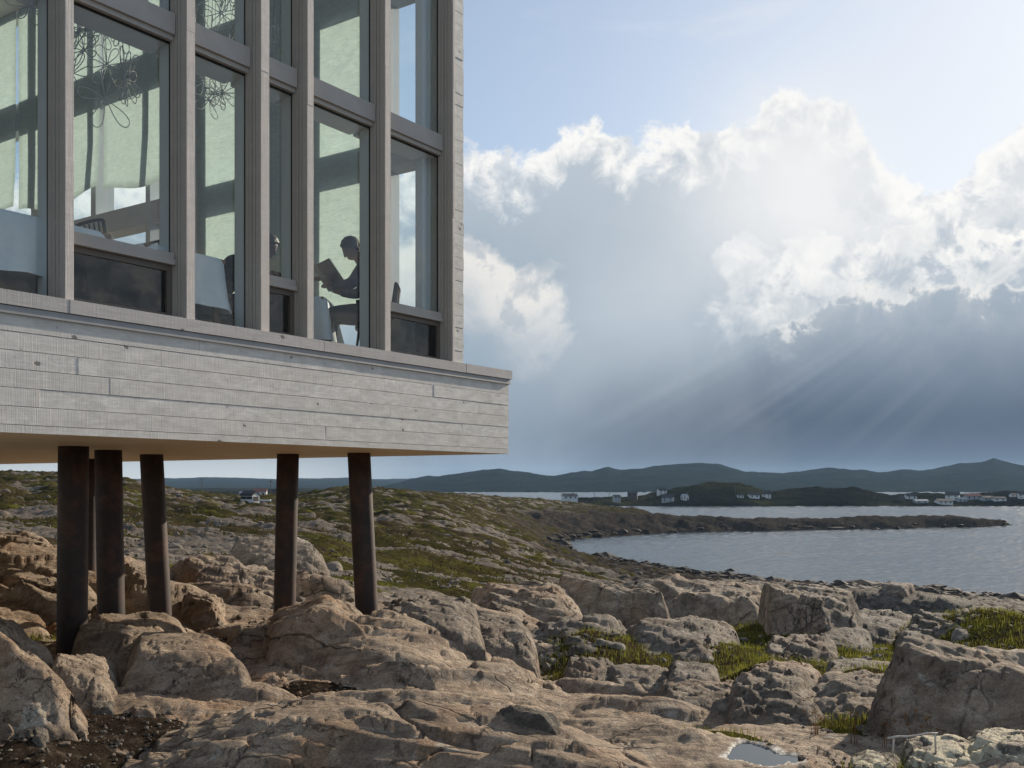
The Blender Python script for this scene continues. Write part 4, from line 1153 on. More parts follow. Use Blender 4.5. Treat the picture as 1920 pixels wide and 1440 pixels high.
def hand(w, dirv, up, side, curl=0.5):
    """five unequal curled fingers leaving a palm that starts at wrist w"""
    w = Vector(w); d = Vector(dirv).normalized(); u = Vector(up); s = d.cross(u).normalized() * side; u = s.cross(d) * side
    ch = []
    palm = w + d * 0.075
    ch.append([(*w, 0.026), (*(w + d * 0.035), 0.030), (*palm, 0.030)])
    for k, (ln, off) in enumerate(((0.070, -0.030), (0.080, -0.010), (0.075, 0.011), (0.058, 0.030))):
        b = palm + s * off * 0.6
        k1 = palm + s * off + d * 0.025
        k2 = k1 + (d * math.cos(curl) - u * math.sin(curl)) * ln * 0.5
        k3 = k2 + (d * math.cos(curl * 2) - u * math.sin(curl * 2)) * ln * 0.5
        ch.append([(*palm, 0.030), (*k1, 0.0105), (*k2, 0.0095), (*k3, 0.008)])
    th = w + d * 0.030
    t1 = th - s * 0.045 + d * 0.02; t2 = t1 + d * 0.03 - s * 0.012 - u * 0.012
    ch.append([(*(w + d * 0.035), 0.030), (*t1, 0.012), (*t2, 0.010)])
    return ch
def person(t, w, rz, label, top, legs='trousers', lean=0.0, arms=None, headp=0.5, hairm='hair', scale=1.0):
    """seated figure facing local +x; lean moves the upper body forward, headp pitches the head down"""
    Pn = empty('person', iw(t, w, FZ), IROT + rz); Pn.scale = (scale,) * 3
    tag(Pn, label, 'person', 'diners at the window')
    def ln(x, z):                                                  # bend the spine about the hips
        a = lean * min(1, max(0, (z - 0.5) / 0.5)); dz = z - 0.52
        return (x + dz * math.sin(a), 0.52 + dz * math.cos(a)) if z > 0.52 else (x, z)
    def S(x, y, z, r):
        X_, Z_ = ln(x, z); return (X_, y, Z_, r)
    pel = S(-0.03, 0, 0.555, (0.15, 0.115)); wa = S(-0.02, 0, 0.70, (0.135, 0.105)); chv = S(0.0, 0, 0.86, (0.16, 0.115)); ub = S(0.02, 0, 0.97, (0.13, 0.09))
    nb = S(0.045, 0, 1.04, 0.062); nk = S(0.075, 0, 1.10, 0.056)
    hx, hz = nk[0], nk[2]
    c, s = math.cos(headp + lean * 0.3), math.sin(headp + lean * 0.3)
    def H(fx, uz, r, y=0.0):                                        # head frame: forward, up
        return (hx + fx * c + uz * s, y, hz - fx * s + uz * c, r)
    body = [[pel, wa, chv, ub, nb, nk, H(0.015, 0.06, 0.066), H(0.012, 0.125, 0.086), H(0.0, 0.165, 0.078)],
            [H(0.015, 0.06, 0.066), H(0.062, 0.045, 0.042), H(0.078, 0.022, 0.026)],
            [H(0.012, 0.125, 0.086), H(0.062, 0.115, 0.052), H(0.088, 0.088, 0.020), H(0.108, 0.070, 0.010)]]
    sh, cloth_arm, cloth_leg = [], [], []
    for k, sy in ((0, 1), (1, -1)):
        A = arms[k]
        so_ = S(0.01, sy * 0.185, 0.965, 0.068)
        el_ = (A[0][0], sy * A[0][1], A[0][2], 0.046); wr = (A[1][0], sy * A[1][1], A[1][2], 0.030)
        sh.append([ub, so_, el_, wr])
        cloth_arm.append([S(0.02, 0, 0.97, (0.145, 0.10)), (*so_[:3], 0.080), (*el_[:3], 0.060), (*Vector(el_[:3]).lerp(Vector(wr[:3]), 0.88), 0.044)])
        body += [[ub, so_, el_, wr]] + hand(wr[:3], A[2], A[3], sy, A[4])
        hp = (0.0, sy * 0.095, 0.545, 0.095); kn = (0.44, sy * (0.11 if k else 0.13), 0.53, 0.062); an = (0.47, sy * 0.12, 0.09, 0.042); toe = (0.62, sy * 0.13, 0.035, 0.034)
        body += [[pel, hp, kn, an, toe]]
        cloth_leg.append([(-0.03, 0, 0.555, (0.165, 0.125)), (0.0, sy * 0.095, 0.545, 0.110), (kn[0], kn[1], kn[2], 0.078), (an[0], an[1], 0.14, 0.060)])
        skin_mesh('shoe', [[(0.44, sy * 0.12, 0.06, 0.045), (0.53, sy * 0.125, 0.045, 0.044), (0.64, sy * 0.13, 0.034, 0.034)]], M['shoe'], Pn)
    skin_mesh('body', body, M['skin'], Pn)
    skin_mesh('shirt', [[(*pel[:3], (0.172, 0.130)), (*wa[:3], (0.158, 0.125)), (*chv[:3], (0.182, 0.134)), (*ub[:3], (0.145, 0.10)), (*Vector(ub[:3]).lerp(Vector(nb[:3]), 0.75), 0.078)]] + cloth_arm, M[top], Pn)
    skin_mesh('trousers', cloth_leg, M[legs], Pn)
    # hair cap: upper and rear part of a slightly larger skull
    bm = bmesh.new(); bmesh.ops.create_icosphere(bm, subdivisions=4, radius=1.0)
    cen = Vector(H(0.006, 0.128, 0)[:3]); fwd = Vector((c, 0, -s)); upv = Vector((s, 0, c))
    kill = []
    for v in bm.verts:
        q = v.co.copy(); fx, sy_, uz = q.x, q.y, q.z
        if uz < -0.85 + 1.10 * max(0.0, fx + 0.35) or (fx > 0.62 and uz < 0.36): kill.append(v)
        rr = 1.0 + 0.05 * math.sin(fx * 19 + sy_ * 23) * math.sin(uz * 21)
        v.co = cen + fwd * (fx * 0.100 * rr - 0.006) + Vector((0, 1, 0)) * (sy_ * 0.091 * rr) + upv * (uz * 0.101 * rr)
    bmesh.ops.delete(bm, geom=kill, context='VERTS')
    me = bpy.data.meshes.new('hair'); bm.to_mesh(me); bm.free()
    h = link('hair', me, M[hairm], Pn, True); so2 = h.modifiers.new('thickness', 'SOLIDIFY'); so2.thickness = 0.018; so2.offset = -1
    for sy in (1, -1):
        e = H(-0.005, 0.085, 0.0, sy * 0.092)
        MB().tube([(e[0] - 0.01, e[1], e[2] - 0.02), (e[0], e[1] + sy * 0.012, e[2]), (e[0] - 0.006, e[1] + sy * 0.012, e[2] + 0.02), (e[0] + 0.012, e[1], e[2] + 0.022)], 0.009, 6).build('ear', M['skin'], Pn, True)
    return Pn
read_arms = [((0.20, 0.25, 0.775), (0.42, 0.17, 0.800), (0.55, -0.25, 0.45), (-0.6, 0, 0.8), 0.55)] * 2
PR = person(*M1, LEFT, 'man in a grey-blue sweatshirt reading a large open book', 'sweatshirt', lean=0.16, arms=read_arms, headp=0.55, scale=1.12)
# the book he holds: two board covers with page blocks, opened like a roof
bk = empty('book', iw(*M1, FZ), IROT + LEFT); tag(bk, 'large dark open book held up by the reading man', 'book')
def leaf(sy):
    Mx = Matrix.Translation(Vector((0.44, 0.02, 0.86))) @ Matrix.Rotation(R(34), 4, 'Z') @ Matrix.Rotation(R(38), 4, 'Y') @ Matrix.Rotation(R(12 * sy), 4, 'Z')
    a, b = (0.0, sy * 0.235) if sy > 0 else (sy * 0.235, 0.0)
    MB().box((0, a, 0), (0.004, b, 0.33), Mx).build('cover', M['book_cover'], bk)
    MB().box((-0.014, a * 0.97, 0.008), (-0.001, b * 0.97, 0.32), Mx).build('pages', M['paper'], bk)
leaf(1); leaf(-1)
lean_arms = [((0.32, 0.24, 0.80), (0.55, 0.10, 0.80), (0.9, -0.3, -0.1), (0, 0, 1), 0.4)] * 2
person(*M2, RIGHT, 'hunched diner in a dark jacket with bowed head', 'dark_jacket', lean=0.64, arms=lean_arms, headp=0.35, scale=1.13)
person(*M3, RIGHT, 'diner behind the cloth whose head shows beside the upright', 'brown_jumper', lean=0.1, arms=lean_arms, headp=0.2, scale=0.97)

# ------------------------------------------------------------------ pendant lamps of bent rope flowers
def rope_lamp(xc, w, zlo, zhi, nfl, rad, label, seed):
    rr = random.Random(seed)
    t = t_of(xc, w); base = iw(t, w, 0)
    Lm = empty('rope_pendant', base, IROT); tag(Lm, label, 'pendant lamp', 'rope flower pendants over the tables')
    MB().tube([(0, 0, zhi), (0, 0, ZTOP - 0.1)], 0.006, 6).build('cord', M['cord'], Lm, True)
    for k in range(nfl):
        q = k / max(1, nfl - 1)
        a = rr.uniform(0, 6.28); cz = zlo + (zhi - zlo) * q + rr.uniform(-0.05, 0.05)
        rd = rad * (0.25 + 0.75 * math.sin(math.pi * min(1, 0.25 + q * 0.65))) * rr.uniform(0.5, 1.0)
        cen = Vector((rd * math.cos(a), rd * math.sin(a), cz))
        nrm = Vector((math.cos(a) + rr.uniform(-.4, .4), math.sin(a) + rr.uniform(-.4, .4), rr.uniform(-.5, .3))).normalized()
        e1 = nrm.cross(Vector((0, 0, 1))).normalized(); e2 = nrm.cross(e1)
        npet = rr.randint(5, 7); ln = rr.uniform(0.13, 0.25); mb = MB()
        for p in range(npet):
            th = 2 * math.pi * p / npet + rr.uniform(-.15, .15); L_ = ln * rr.uniform(0.8, 1.15); wd = L_ * rr.uniform(0.24, 0.36)
            ax = e1 * math.cos(th) + e2 * math.sin(th); ay = nrm.cross(ax)
            pts = []
            for i in range(18):
                f = 2 * math.pi * i / 18
                pts.append(cen + ax * (L_ * 0.5 * (1 - math.cos(f)) + 0.012) + ay * (wd * math.sin(f) * (0.55 - 0.45 * math.cos(f))) + nrm * (0.03 * math.sin(f * 0.5) * math.sin(f * 0.5)))
            mb.tube(pts, 0.0042, 5, closed=True)
        mb.tube([cen + nrm * 0.006 + e1 * 0.012 * math.cos(i) + e2 * 0.012 * math.sin(i) for i in np.linspace(0, 6.28 * 2, 16)], 0.007, 5)
        mb.build('flower', M['rope'], Lm, True)
        MB().tube([cen, Vector((cen.x * 0.5, cen.y * 0.5, min(zhi + 0.3, cz + 0.9)))], 0.0022, 5).build('hanger', M['cord'], Lm, True)
    return Lm
rope_lamp(176, -0.95, 3.20, 4.9, 28, 0.34, 'large cluster of bent rope flowers in the wide second bay', 3)
rope_lamp(404, -0.95, 3.62, 5.1, 20, 0.28, 'rope flower pendant in the third bay with a broad drooping bloom', 8)
rope_lamp(528, -1.3, 4.3, 5.6, 14, 0.22, 'rope flower pendant high in the slim fourth bay', 15)
rope_lamp(58, -0.95, 3.75, 5.0, 8, 0.16, 'rope flower pendant at the edge of the leftmost bay', 21)

# ------------------------------------------------------------------ boulders
ICO = {}
def ico(n):
    if n not in ICO:
        bm = bmesh.new(); bmesh.ops.create_icosphere(bm, subdivisions=n, radius=1.0)
        bm.verts.ensure_lookup_table()
        ICO[n] = (np.array([v.co[:] for v in bm.verts]), [tuple(v.index for v in f.verts) for f in bm.faces]); bm.free()
    return ICO[n]
def boulder(x0, x1, yt, yb, label, mat, seed, H=None, dip=(-0.06, 0.03), nx=96, ny=76, rough=1.0, strata=0.5, steep=1.0, rnd=0.10, peak=0.0, right=0.7, name='boulder', tall=False):
    """outcropping block: a flat-topped, jointed form whose front foot and crest sit where the photo shows them"""
    r_ = np.random.default_rng(seed)
    xm = (x0 + x1) / 2; Df = hit(xm, yb).y; zg = -(yb - HY) / F * Df
    w = (x1 - x0) * Df / F
    if H is None: H = min(max(0.26 * w, 0.08), 0.8)
    H *= 0.86 if tall else 0.55
    Dc = (H + zg) * F / (HY - yt)
    lim = 0.9 if tall else 1.5
    if Dc < Df + 0.22 * w or Dc > Df + lim * w:
        Dc = Df + (0.28 * w if Dc < Df + 0.22 * w else lim * w); H = max((HY - yt) / F * Dc - zg, 0.06)
    dp = (Dc - Df) / 0.5
    w *= (Df + Dc) / 2 / Df
    gx, gy = np.meshgrid(np.linspace(-0.60, 0.60, nx) * w, np.linspace(-0.08, 1.10, ny) * dp)
    sc = max(w * 0.5, 0.25)
    wx = gx + fbm2(gx / sc * 1.1 + seed, gy / sc * 1.1, 3, seed) * 0.16 * sc; wy = gy + fbm2(gx / sc * 1.1 - seed, gy / sc * 1.1 + 5, 3, seed + 1) * 0.16 * sc
    hs = [H + dip[0] * wx * (H / 0.3) ** 0.5 + dip[1] * (wy - 0.5 * dp)]
    def edge(ang, dist, slope):
        n = (math.cos(ang), math.sin(ang)); hs.append(slope * (dist - n[0] * wx - n[1] * (wy - 0.5 * dp)))
    k = H / (0.22 * w)
    edge(math.pi + r_.normal(0, 0.15), 0.5 * w, 1.5 * k * steep); edge(r_.normal(0, 0.15), 0.5 * w, 1.1 * k * right)
    edge(-math.pi / 2 + r_.normal(0, 0.2), 0.5 * dp, min(3.0, 4.2 * steep * H / dp)); edge(math.pi / 2 + r_.normal(0, 0.2), 0.55 * dp, 2.4 * H / dp)
    for ang in (-2.3, -0.8, 0.8, 2.3):
        a = ang + r_.normal(0, 0.25); ext = abs(math.cos(a)) * 0.5 * w + abs(math.sin(a)) * 0.5 * dp
        edge(a, ext * r_.uniform(0.74, 0.92), r_.uniform(0.9, 2.0) * H / (0.28 * max(w, dp)))
    if peak:
        hs.append(H * 1.05 - peak * (wx - 0.08 * w)); hs.append(H * 1.05 + peak * 0.55 * (wx - 0.08 * w))
    h = hs[0]
    for q in hs[1:]:
        h = -smax(-h, -q, rnd * H)
    s1 = fbm2(gx / sc * 2.2 + seed, gy / sc * 2.2, 4, seed + 7, 0.45) * 0.05 * sc + fbm2((gx * 0.95 - gy * 0.3) / sc * 1.6, (gx * 0.3 + gy * 0.95) / sc * 7.5, 4, seed + 8, 0.5, True) * 0.028 * sc
    g1, g2, _a, _b, e1_, e2_, e3_ = worley((gx - 0.4 * gy) / sc * 3.4 + fbm2(gx / sc * 2, gy / sc * 2, 2, seed + 14) * 0.5, (gy + 0.3 * gx) / sc * 5.5, seed + 15)
    s1 = s1 - 0.035 * sc * np.exp(-(g2 - g1) / 0.04) * (e2_ > 0.5) + (e1_ - 0.5) * 0.035 * sc
    f1, f2, ox, oy, c1, c2, c3 = worley((gx + 0.3 * gy) / sc * 1.15 + fbm2(gx / sc, gy / sc, 2, seed + 4) * 0.5, (gy - 0.35 * gx) / sc * 2.0 + fbm2(gx / sc, gy / sc, 2, seed + 5) * 0.5, seed + 11)
    s1 = s1 - 0.10 * sc * np.exp(-(f2 - f1) / 0.03) * (c2 > 0.35) + (c1 - 0.5) * 0.10 * sc + oy * 0.05 * sc
    bd = (h + 0.22 * gx + 0.10 * gy + 0.10 * sc * noise2(gx / sc * 1.5, gy / sc * 1.5, seed + 3)) / (0.17 * sc); fb = bd - np.floor(bd)
    s1 = s1 + strata * 0.13 * sc * (sst(fb, 0.68, 1.0) - fb)
    h = h + s1 * rough
    drop = np.minimum(1, np.maximum(np.abs(gx) / (0.58 * w), np.abs(gy / dp - 0.5) / 0.57)) ** 12
    h = h - drop * (H + 0.3)
    XX = xm_world(xm, Df) * (1 + gy / Df) + gx; YY = Df + gy
    ZZ = zg + h
    ox_, oy_ = xm_world(xm, Df + 0.5 * dp), Df + 0.5 * dp
    o = grid_mesh(name, XX - ox_, YY - oy_, ZZ - zg, {}, M[mat]); o.location = (ox_, oy_, zg)
    tag(o, label, 'boulder' if name == 'boulder' else 'stone')
    return o
def xm_world(x, D): return (x - CXP) / F * D
B = boulder
B(490, 708, 1120, 1226, 'faceted orange boulder with a sharp peak before the fourth stilt', 'rock_tan', 4, H=0.42, peak=0.75, rough=0.5, strata=0.2, rnd=0.04, tall=True)
B(224, 470, 1196, 1318, 'big smooth tan boulder with a rounded brow under the inn', 'rock_tan', 12, H=0.42, rough=0.6, strata=0.2, rnd=0.3, steep=1.3)
B(410, 640, 1182, 1264, 'low tan slab resting against the smooth rounded boulder', 'rock_tan', 31, H=0.20, dip=(-0.10, 0.02), strata=0.4)
B(140, 372, 1158, 1288, 'shaded boulder wedged between the two nearest stilts and the rounded boulder', 'rock_tan', 22, H=0.40, rough=0.7, rnd=0.25, strata=0.3)
B(-420, 178, 1112, 1405, 'huge brown outcrop sloping down from the left edge', 'rock_tan', 41, H=0.62, dip=(-0.12, 0.04), nx=150, ny=120, strata=0.4, right=0.5, tall=True)
B(80, 232, 1236, 1342, 'brown slanting slab leaning on the huge left-edge outcrop', 'rock_tan', 45, H=0.30, dip=(-0.35, 0.05), rnd=0.2)
B(-80, 122, 1002, 1064, 'sunlit tan block at the left edge above the layered ledge', 'rock_tan', 52)
B(10, 266, 1028, 1098, 'broad tan boulder behind the nearest stilt', 'rock_tan', 57, strata=0.8)
B(-160, 200, 1070, 1140, 'layered rusty ledge block at the left edge', 'rock_tan', 58, strata=1.2, H=0.45)
B(200, 316, 1064, 1148, 'pale tan wedge between the second and third stilts', 'rock_tan', 61, H=0.34, dip=(-0.3, 0.05))
B(333, 430, 1116, 1180, 'angular broken block right of the third stilt', 'rock_tan', 66, H=0.24, rnd=0.03, strata=0.8)
B(310, 484, 1042, 1110, 'rounded tan hump behind the third stilt', 'rock_mixed', 68, rnd=0.25)
B(420, 612, 1008, 1066, 'dark lichened hump behind the fourth stilt', 'rock_grey', 71, rnd=0.3)
B(392, 540, 1064, 1118, 'long pale rock slab before the dark lichened hump', 'rock_mixed', 73, dip=(-0.12, 0.03))
B(1612, 2080, 1222, 1404, 'great weathered boulder filling the lower right edge', 'rock_mixed', 83, H=0.95, dip=(-0.16, 0.05), nx=150, ny=120, rough=0.9, strata=0.45, rnd=0.16)
B(1506, 1728, 1270, 1350, 'long low boulder nestled left of the great weathered one', 'rock_mixed', 88, H=0.26, dip=(-0.22, 0.03), rnd=0.2)
B(1366, 1556, 1250, 1360, 'ribbed grey boulder with slanting grooves above the pool', 'rock_mixed', 92, H=0.40, strata=0.8, rnd=0.15, peak=0.35)
B(1226, 1412, 1290, 1344, 'smooth grey-tan hump left of the ribbed boulder', 'rock_mixed', 93, H=0.15, rnd=0.3, strata=0.3)
B(822, 1000, 1160, 1224, 'square-ended grey block above the tan slab', 'rock_mixed', 97, H=0.34, rnd=0.03, right=2.5, steep=1.8, dip=(-0.12, 0.03))
B(978, 1196, 1166, 1242, 'long grey ledge block above the grassy hollow', 'rock_grey', 99, H=0.42, rnd=0.05, steep=1.5, dip=(-0.10, 0.03), strata=0.9)
B(1160, 1396, 1168, 1266, 'round-topped grey boulder overhanging the grassy hollow', 'rock_grey', 103, H=0.52, rnd=0.2, steep=1.3, dip=(-0.14, 0.03))
B(922, 1056, 1328, 1370, 'thin grey slab lying on edge beside the tan whaleback', 'rock_grey', 107, H=0.15, rnd=0.03, steep=2.0, nx=60, ny=46, strata=0.2, tall=True)
B(1052, 1158, 1238, 1296, 'striped tan rock below the grassy hollow', 'rock_mixed', 111, strata=1.4, nx=64, ny=50)
B(1124, 1276, 1256, 1306, 'brown rounded rock with a white quartz tip', 'rock_mixed', 113, rnd=0.25, nx=64, ny=50)
B(1250, 1352, 1248, 1294, 'small grey knob between brown rock and smooth hump', 'rock_grey', 117, nx=64, ny=50)
B(1430, 1574, 1198, 1244, 'fluted grey rock standing in the turf', 'rock_grey', 121, strata=1.6, nx=64, ny=50)
B(1532, 1636, 1182, 1222, 'rounded grey rock just below the dark cliff', 'rock_grey', 123, rnd=0.3, nx=64, ny=50)
B(1544, 1662, 1244, 1286, 'dark flat rock between the turf and the great boulder', 'rock_grey', 126, nx=64, ny=50)
B(1676, 1792, 1190, 1232, 'sharp-edged rock bordering the bright grass', 'rock_grey', 129, dip=(-0.3, 0.05), nx=64, ny=50)
B(1806, 2040, 1232, 1308, 'black-stained rock at the right edge behind the great boulder', 'rock_grey', 131)
B(1684, 1838, 1388, 1454, 'pale lichen-crusted block in the lower right corner', 'rock_lichen', 134, H=0.16, rnd=0.05, strata=0.8)
B(1800, 2000, 1374, 1440, 'whitest lichen slab at the right edge of the corner blocks', 'rock_lichen', 137, H=0.18, rnd=0.05, strata=0.8)
B(1584, 1710, 1420, 1472, 'low lichen-spotted stone at the bottom edge by the corner blocks', 'rock_lichen', 139, H=0.12, nx=64, ny=50)
B(1000, 1262, 1092, 1172, 'left third of the brown ledge wall facing the hollow', 'rock_mixed', 171, H=0.95, steep=2.2, rnd=0.04, strata=0.5, nx=130, ny=90, right=1.6, tall=True)
B(1212, 1452, 1096, 1188, 'middle of the brown ledge wall with upright cracks', 'rock_mixed', 173, H=1.0, steep=2.4, rnd=0.04, strata=0.5, nx=130, ny=90, right=1.8, tall=True)
B(1420, 1622, 1102, 1194, 'right end of the brown ledge wall in deep shade', 'rock_mixed', 177, H=0.55, steep=2.2, rnd=0.04, strata=0.5, nx=130, ny=90, right=1.5, tall=True)
B(1700, 1860, 1150, 1192, 'low stepped ledge above the bright grass', 'rock_grey', 179, strata=1.2)
B(720, 900, 1126, 1176, 'pale flat ledge right of the last stilt', 'rock_mixed', 181, strata=1.0, dip=(-0.1, 0.03))
B(880, 1090, 1098, 1150, 'long low ledge behind the square-ended block', 'rock_mixed', 183, strata=1.0, dip=(-0.1, 0.03))
B(1652, 1716, 1092, 1120, 'lone round boulder on the skyline above the water', 'rock_mixed', 142, rnd=0.5, rough=0.5, strata=0.0, steep=2, right=2, nx=48, ny=40, tall=True)
B(1566, 1732, 1154, 1214, 'wedge block at the right end of the dark cliff', 'rock_grey', 144, dip=(-0.15, 0.03), rnd=0.04)
B(1786, 1912, 1144, 1186, 'pale boulder on the stony beach at the right', 'rock_grey', 146, nx=64, ny=50)
B(606, 644, 1053, 1072, 'small pointed stone in the bright grass between the right two stilts', 'rock_grey', 149, peak=0.5, nx=40, ny=32)
B(168, 218, 1318, 1342, 'flat pale stone on the dark soil under the inn', 'rock_grey', 152, nx=40, ny=32, name='stone', strata=0.1)
B(46, 94, 1372, 1407, 'fist-sized grey stone at the foot of the huge left outcrop', 'rock_grey', 154, nx=40, ny=32, name='stone', strata=0.1)
B(140, 170, 1372, 1395, 'small brown stone alone on the dark soil', 'rock_tan', 157, nx=40, ny=32, name='stone', strata=0.1)
B(243, 294, 1327, 1351, 'dark half-buried stone below the rounded boulder', 'rock_tan', 158, nx=40, ny=32, name='stone', strata=0.1)
B(1588, 1664, 1359, 1379, 'thin pale slab lying in the grass before the low boulder', 'rock_mixed', 161, nx=40, ny=32, name='stone', strata=0.2)
B(543, 604, 1172, 1215, 'dark notched stub of rock before the faceted boulder', 'rock_grey', 163, nx=50, ny=40, steep=2.0)

# loose rubble on the flats: far too many to count
def rubble():
    V, Fc = [], []; n0 = 0
    U, F0 = ico(1)
    for k in range(9000):
        d = math.exp(rng.uniform(math.log(11), math.log(150))); u = rng.uniform(-0.58, 0.56)
        x = u * d
        if noise2(np.array([x * 0.12]), np.array([d * 0.12]), 700)[0] < -0.12 + (0.1 if u < 0 else -0.05): continue
        z = gz(x, d)
        if z < SEA + 0.3: continue
        sz = 0.034 * (d / 12) ** 0.62 * math.exp(rng.normal(0, 0.55)) 
        q = rng.uniform(0.6, 1.0, (len(U), 1)) * U * np.array([1, rng.uniform(0.6, 1), rng.uniform(0.4, 0.8)]) * sz
        a = rng.uniform(0, 6.28); c, s_ = math.cos(a), math.sin(a)
        q[:, :2] = np.stack([q[:, 0] * c - q[:, 1] * s_, q[:, 0] * s_ + q[:, 1] * c], 1)
        q += np.array([x, d, z + sz * 0.12])
        V.append(q); Fc += [tuple(n0 + i for i in f) for f in F0]; n0 += len(U)
    me = bpy.data.meshes.new('rubble'); me.from_pydata(np.vstack(V).tolist(), [], Fc); me.update()
    o = link('rubble', me, M['rock_grey']); tag(o, 'loose grey frost-broken stones strewn over the shore', 'rubble', kind='stuff')
rubble()
def shore_rocks():
    V, Fc = [], []; n0 = 0; U, F0 = ico(1)
    zz = GZ.ravel(); ok = np.where((zz > SEA - 0.5) & (zz < SEA + 1.6) & (DG.ravel() > 90) & (UG.ravel() > -0.05) & (UG.ravel() < 0.56))[0]
    for k in rng.choice(ok, size=min(2600, len(ok))):
        x, d, z = XG.ravel()[k], DG.ravel()[k], zz[k]
        sz = 0.55 * math.exp(rng.normal(0, 0.5))
        q = rng.uniform(0.6, 1.0, (len(U), 1)) * U * np.array([1.3, rng.uniform(0.6, 1), rng.uniform(0.35, 0.6)]) * sz
        V.append(q + np.array([x + rng.normal(0, 0.6), d + rng.normal(0, 1.2), z + sz * 0.1])); Fc += [tuple(n0 + i for i in f) for f in F0]; n0 += len(U)
    me = bpy.data.meshes.new('shore_rocks'); me.from_pydata(np.vstack(V).tolist(), [], Fc); me.update()
    o = link('shore_rocks', me, M['shore_rock']); tag(o, 'wet dark rocks crowding the waterline of the bay', 'shore rocks', kind='stuff')
shore_rocks()
def gravel():
    V, Fc = [], []; n0 = 0; U, F0 = ico(1)
    ok = np.where((DG.ravel() < 15) & (np.abs(UG.ravel()) < 0.56) & ((peat.ravel() > 0.4) & (soil.ravel() > 0.3) | (np.abs(soil_d.ravel() + 0.02) < 0.022)))[0]
    for k in rng.choice(ok, size=min(3600, len(ok))):
        x, d, z = XG.ravel()[k], DG.ravel()[k], GZ.ravel()[k]
        sz = 0.011 * math.exp(rng.normal(0, 0.6)) * (d / 8) ** 0.5
        q = rng.uniform(0.6, 1.0, (len(U), 1)) * U * np.array([1, rng.uniform(0.6, 1), rng.uniform(0.4, 0.8)]) * sz
        a = rng.uniform(0, 6.28); c, s_ = math.cos(a), math.sin(a)
        q[:, :2] = np.stack([q[:, 0] * c - q[:, 1] * s_, q[:, 0] * s_ + q[:, 1] * c], 1)
        V.append(q + np.array([x + rng.normal(0, 0.01), d + rng.normal(0, 0.02), z + sz * 0.2])); Fc += [tuple(n0 + i for i in f) for f in F0]; n0 += len(U)
    me = bpy.data.meshes.new('gravel'); me.from_pydata(np.vstack(V).tolist(), [], Fc); me.update()
    o = link('gravel', me, M['rock_mixed']); tag(o, 'angular grit and chips lying in the soil between the rocks', 'gravel', kind='stuff')
gravel()

# ------------------------------------------------------------------ grass and dry stalks
def grass():
    soilf = soil.ravel(); pe = peat.ravel(); Df = DG.ravel()
    cand = np.where((soilf > 0.55) & (Df < 24) & (np.abs(UG.ravel()) < 0.60) & (pe < 0.35))[0]
    w = Df[cand] ** 1.1; w /= w.sum()
    pick = rng.choice(cand, size=min(110000, len(cand) * 6), p=w)
    bx_, by_, bz_ = XG.ravel()[pick], DG.ravel()[pick], GZ.ravel()[pick]
    jit = by_ * 0.004
    bx_ = bx_ + rng.normal(0, 1, len(pick)) * jit; by_ = by_ + rng.normal(0, 1, len(pick)) * jit * 2
    n = len(pick)
    clump = fbm2(bx_ * 1.6, by_ * 1.6, 3, 801)
    h = np.clip(0.034 + 0.045 * clump + rng.normal(0, 0.016, n), 0.010, 0.11) * (0.9 + by_ * 0.018)
    a = rng.uniform(0, 6.28, n); wd = 0.0014 + by_ * 0.00016; ln = rng.normal(0, 0.45, n)
    dx, dy = np.cos(a), np.sin(a)
    b1 = np.stack([bx_ - dx * wd, by_ - dy * wd, bz_ - 0.01], 1); b2 = np.stack([bx_ + dx * wd, by_ + dy * wd, bz_ - 0.01], 1)
    mx_ = np.stack([bx_ + dy * ln * h * 0.35, by_ - dx * ln * h * 0.35, bz_ + h * 0.62], 1)
    m1 = mx_ - np.stack([dx * wd * 0.7, dy * wd * 0.7, 0 * dx], 1); m2 = mx_ + np.stack([dx * wd * 0.7, dy * wd * 0.7, 0 * dx], 1)
    tp = np.stack([bx_ + dy * ln * h, by_ - dx * ln * h, bz_ + h], 1)
    V = np.stack([b1, b2, m2, m1, tp], 1).reshape(-1, 3)
    k = np.arange(n) * 5
    me = bpy.data.meshes.new('grass')
    quad = np.stack([k, k + 1, k + 2, k + 3], 1); tri = np.stack([k + 3, k + 2, k + 4], 1)
    me.vertices.add(len(V)); me.vertices.foreach_set('co', V.astype(np.float32).ravel())
    li = np.concatenate([quad.ravel(), tri.ravel()]).astype(np.int32)
    me.loops.add(len(li)); me.loops.foreach_set('vertex_index', li)
    st = np.concatenate([np.arange(n) * 4, n * 4 + np.arange(n) * 3]).astype(np.int32)
    me.polygons.add(2 * n); me.polygons.foreach_set('loop_start', st); me.update(calc_edges=True)
    o = link('grass', me, M['grass_blade']); tag(o, 'short olive grass growing in the hollows of the rock', 'grass', kind='stuff')
grass()
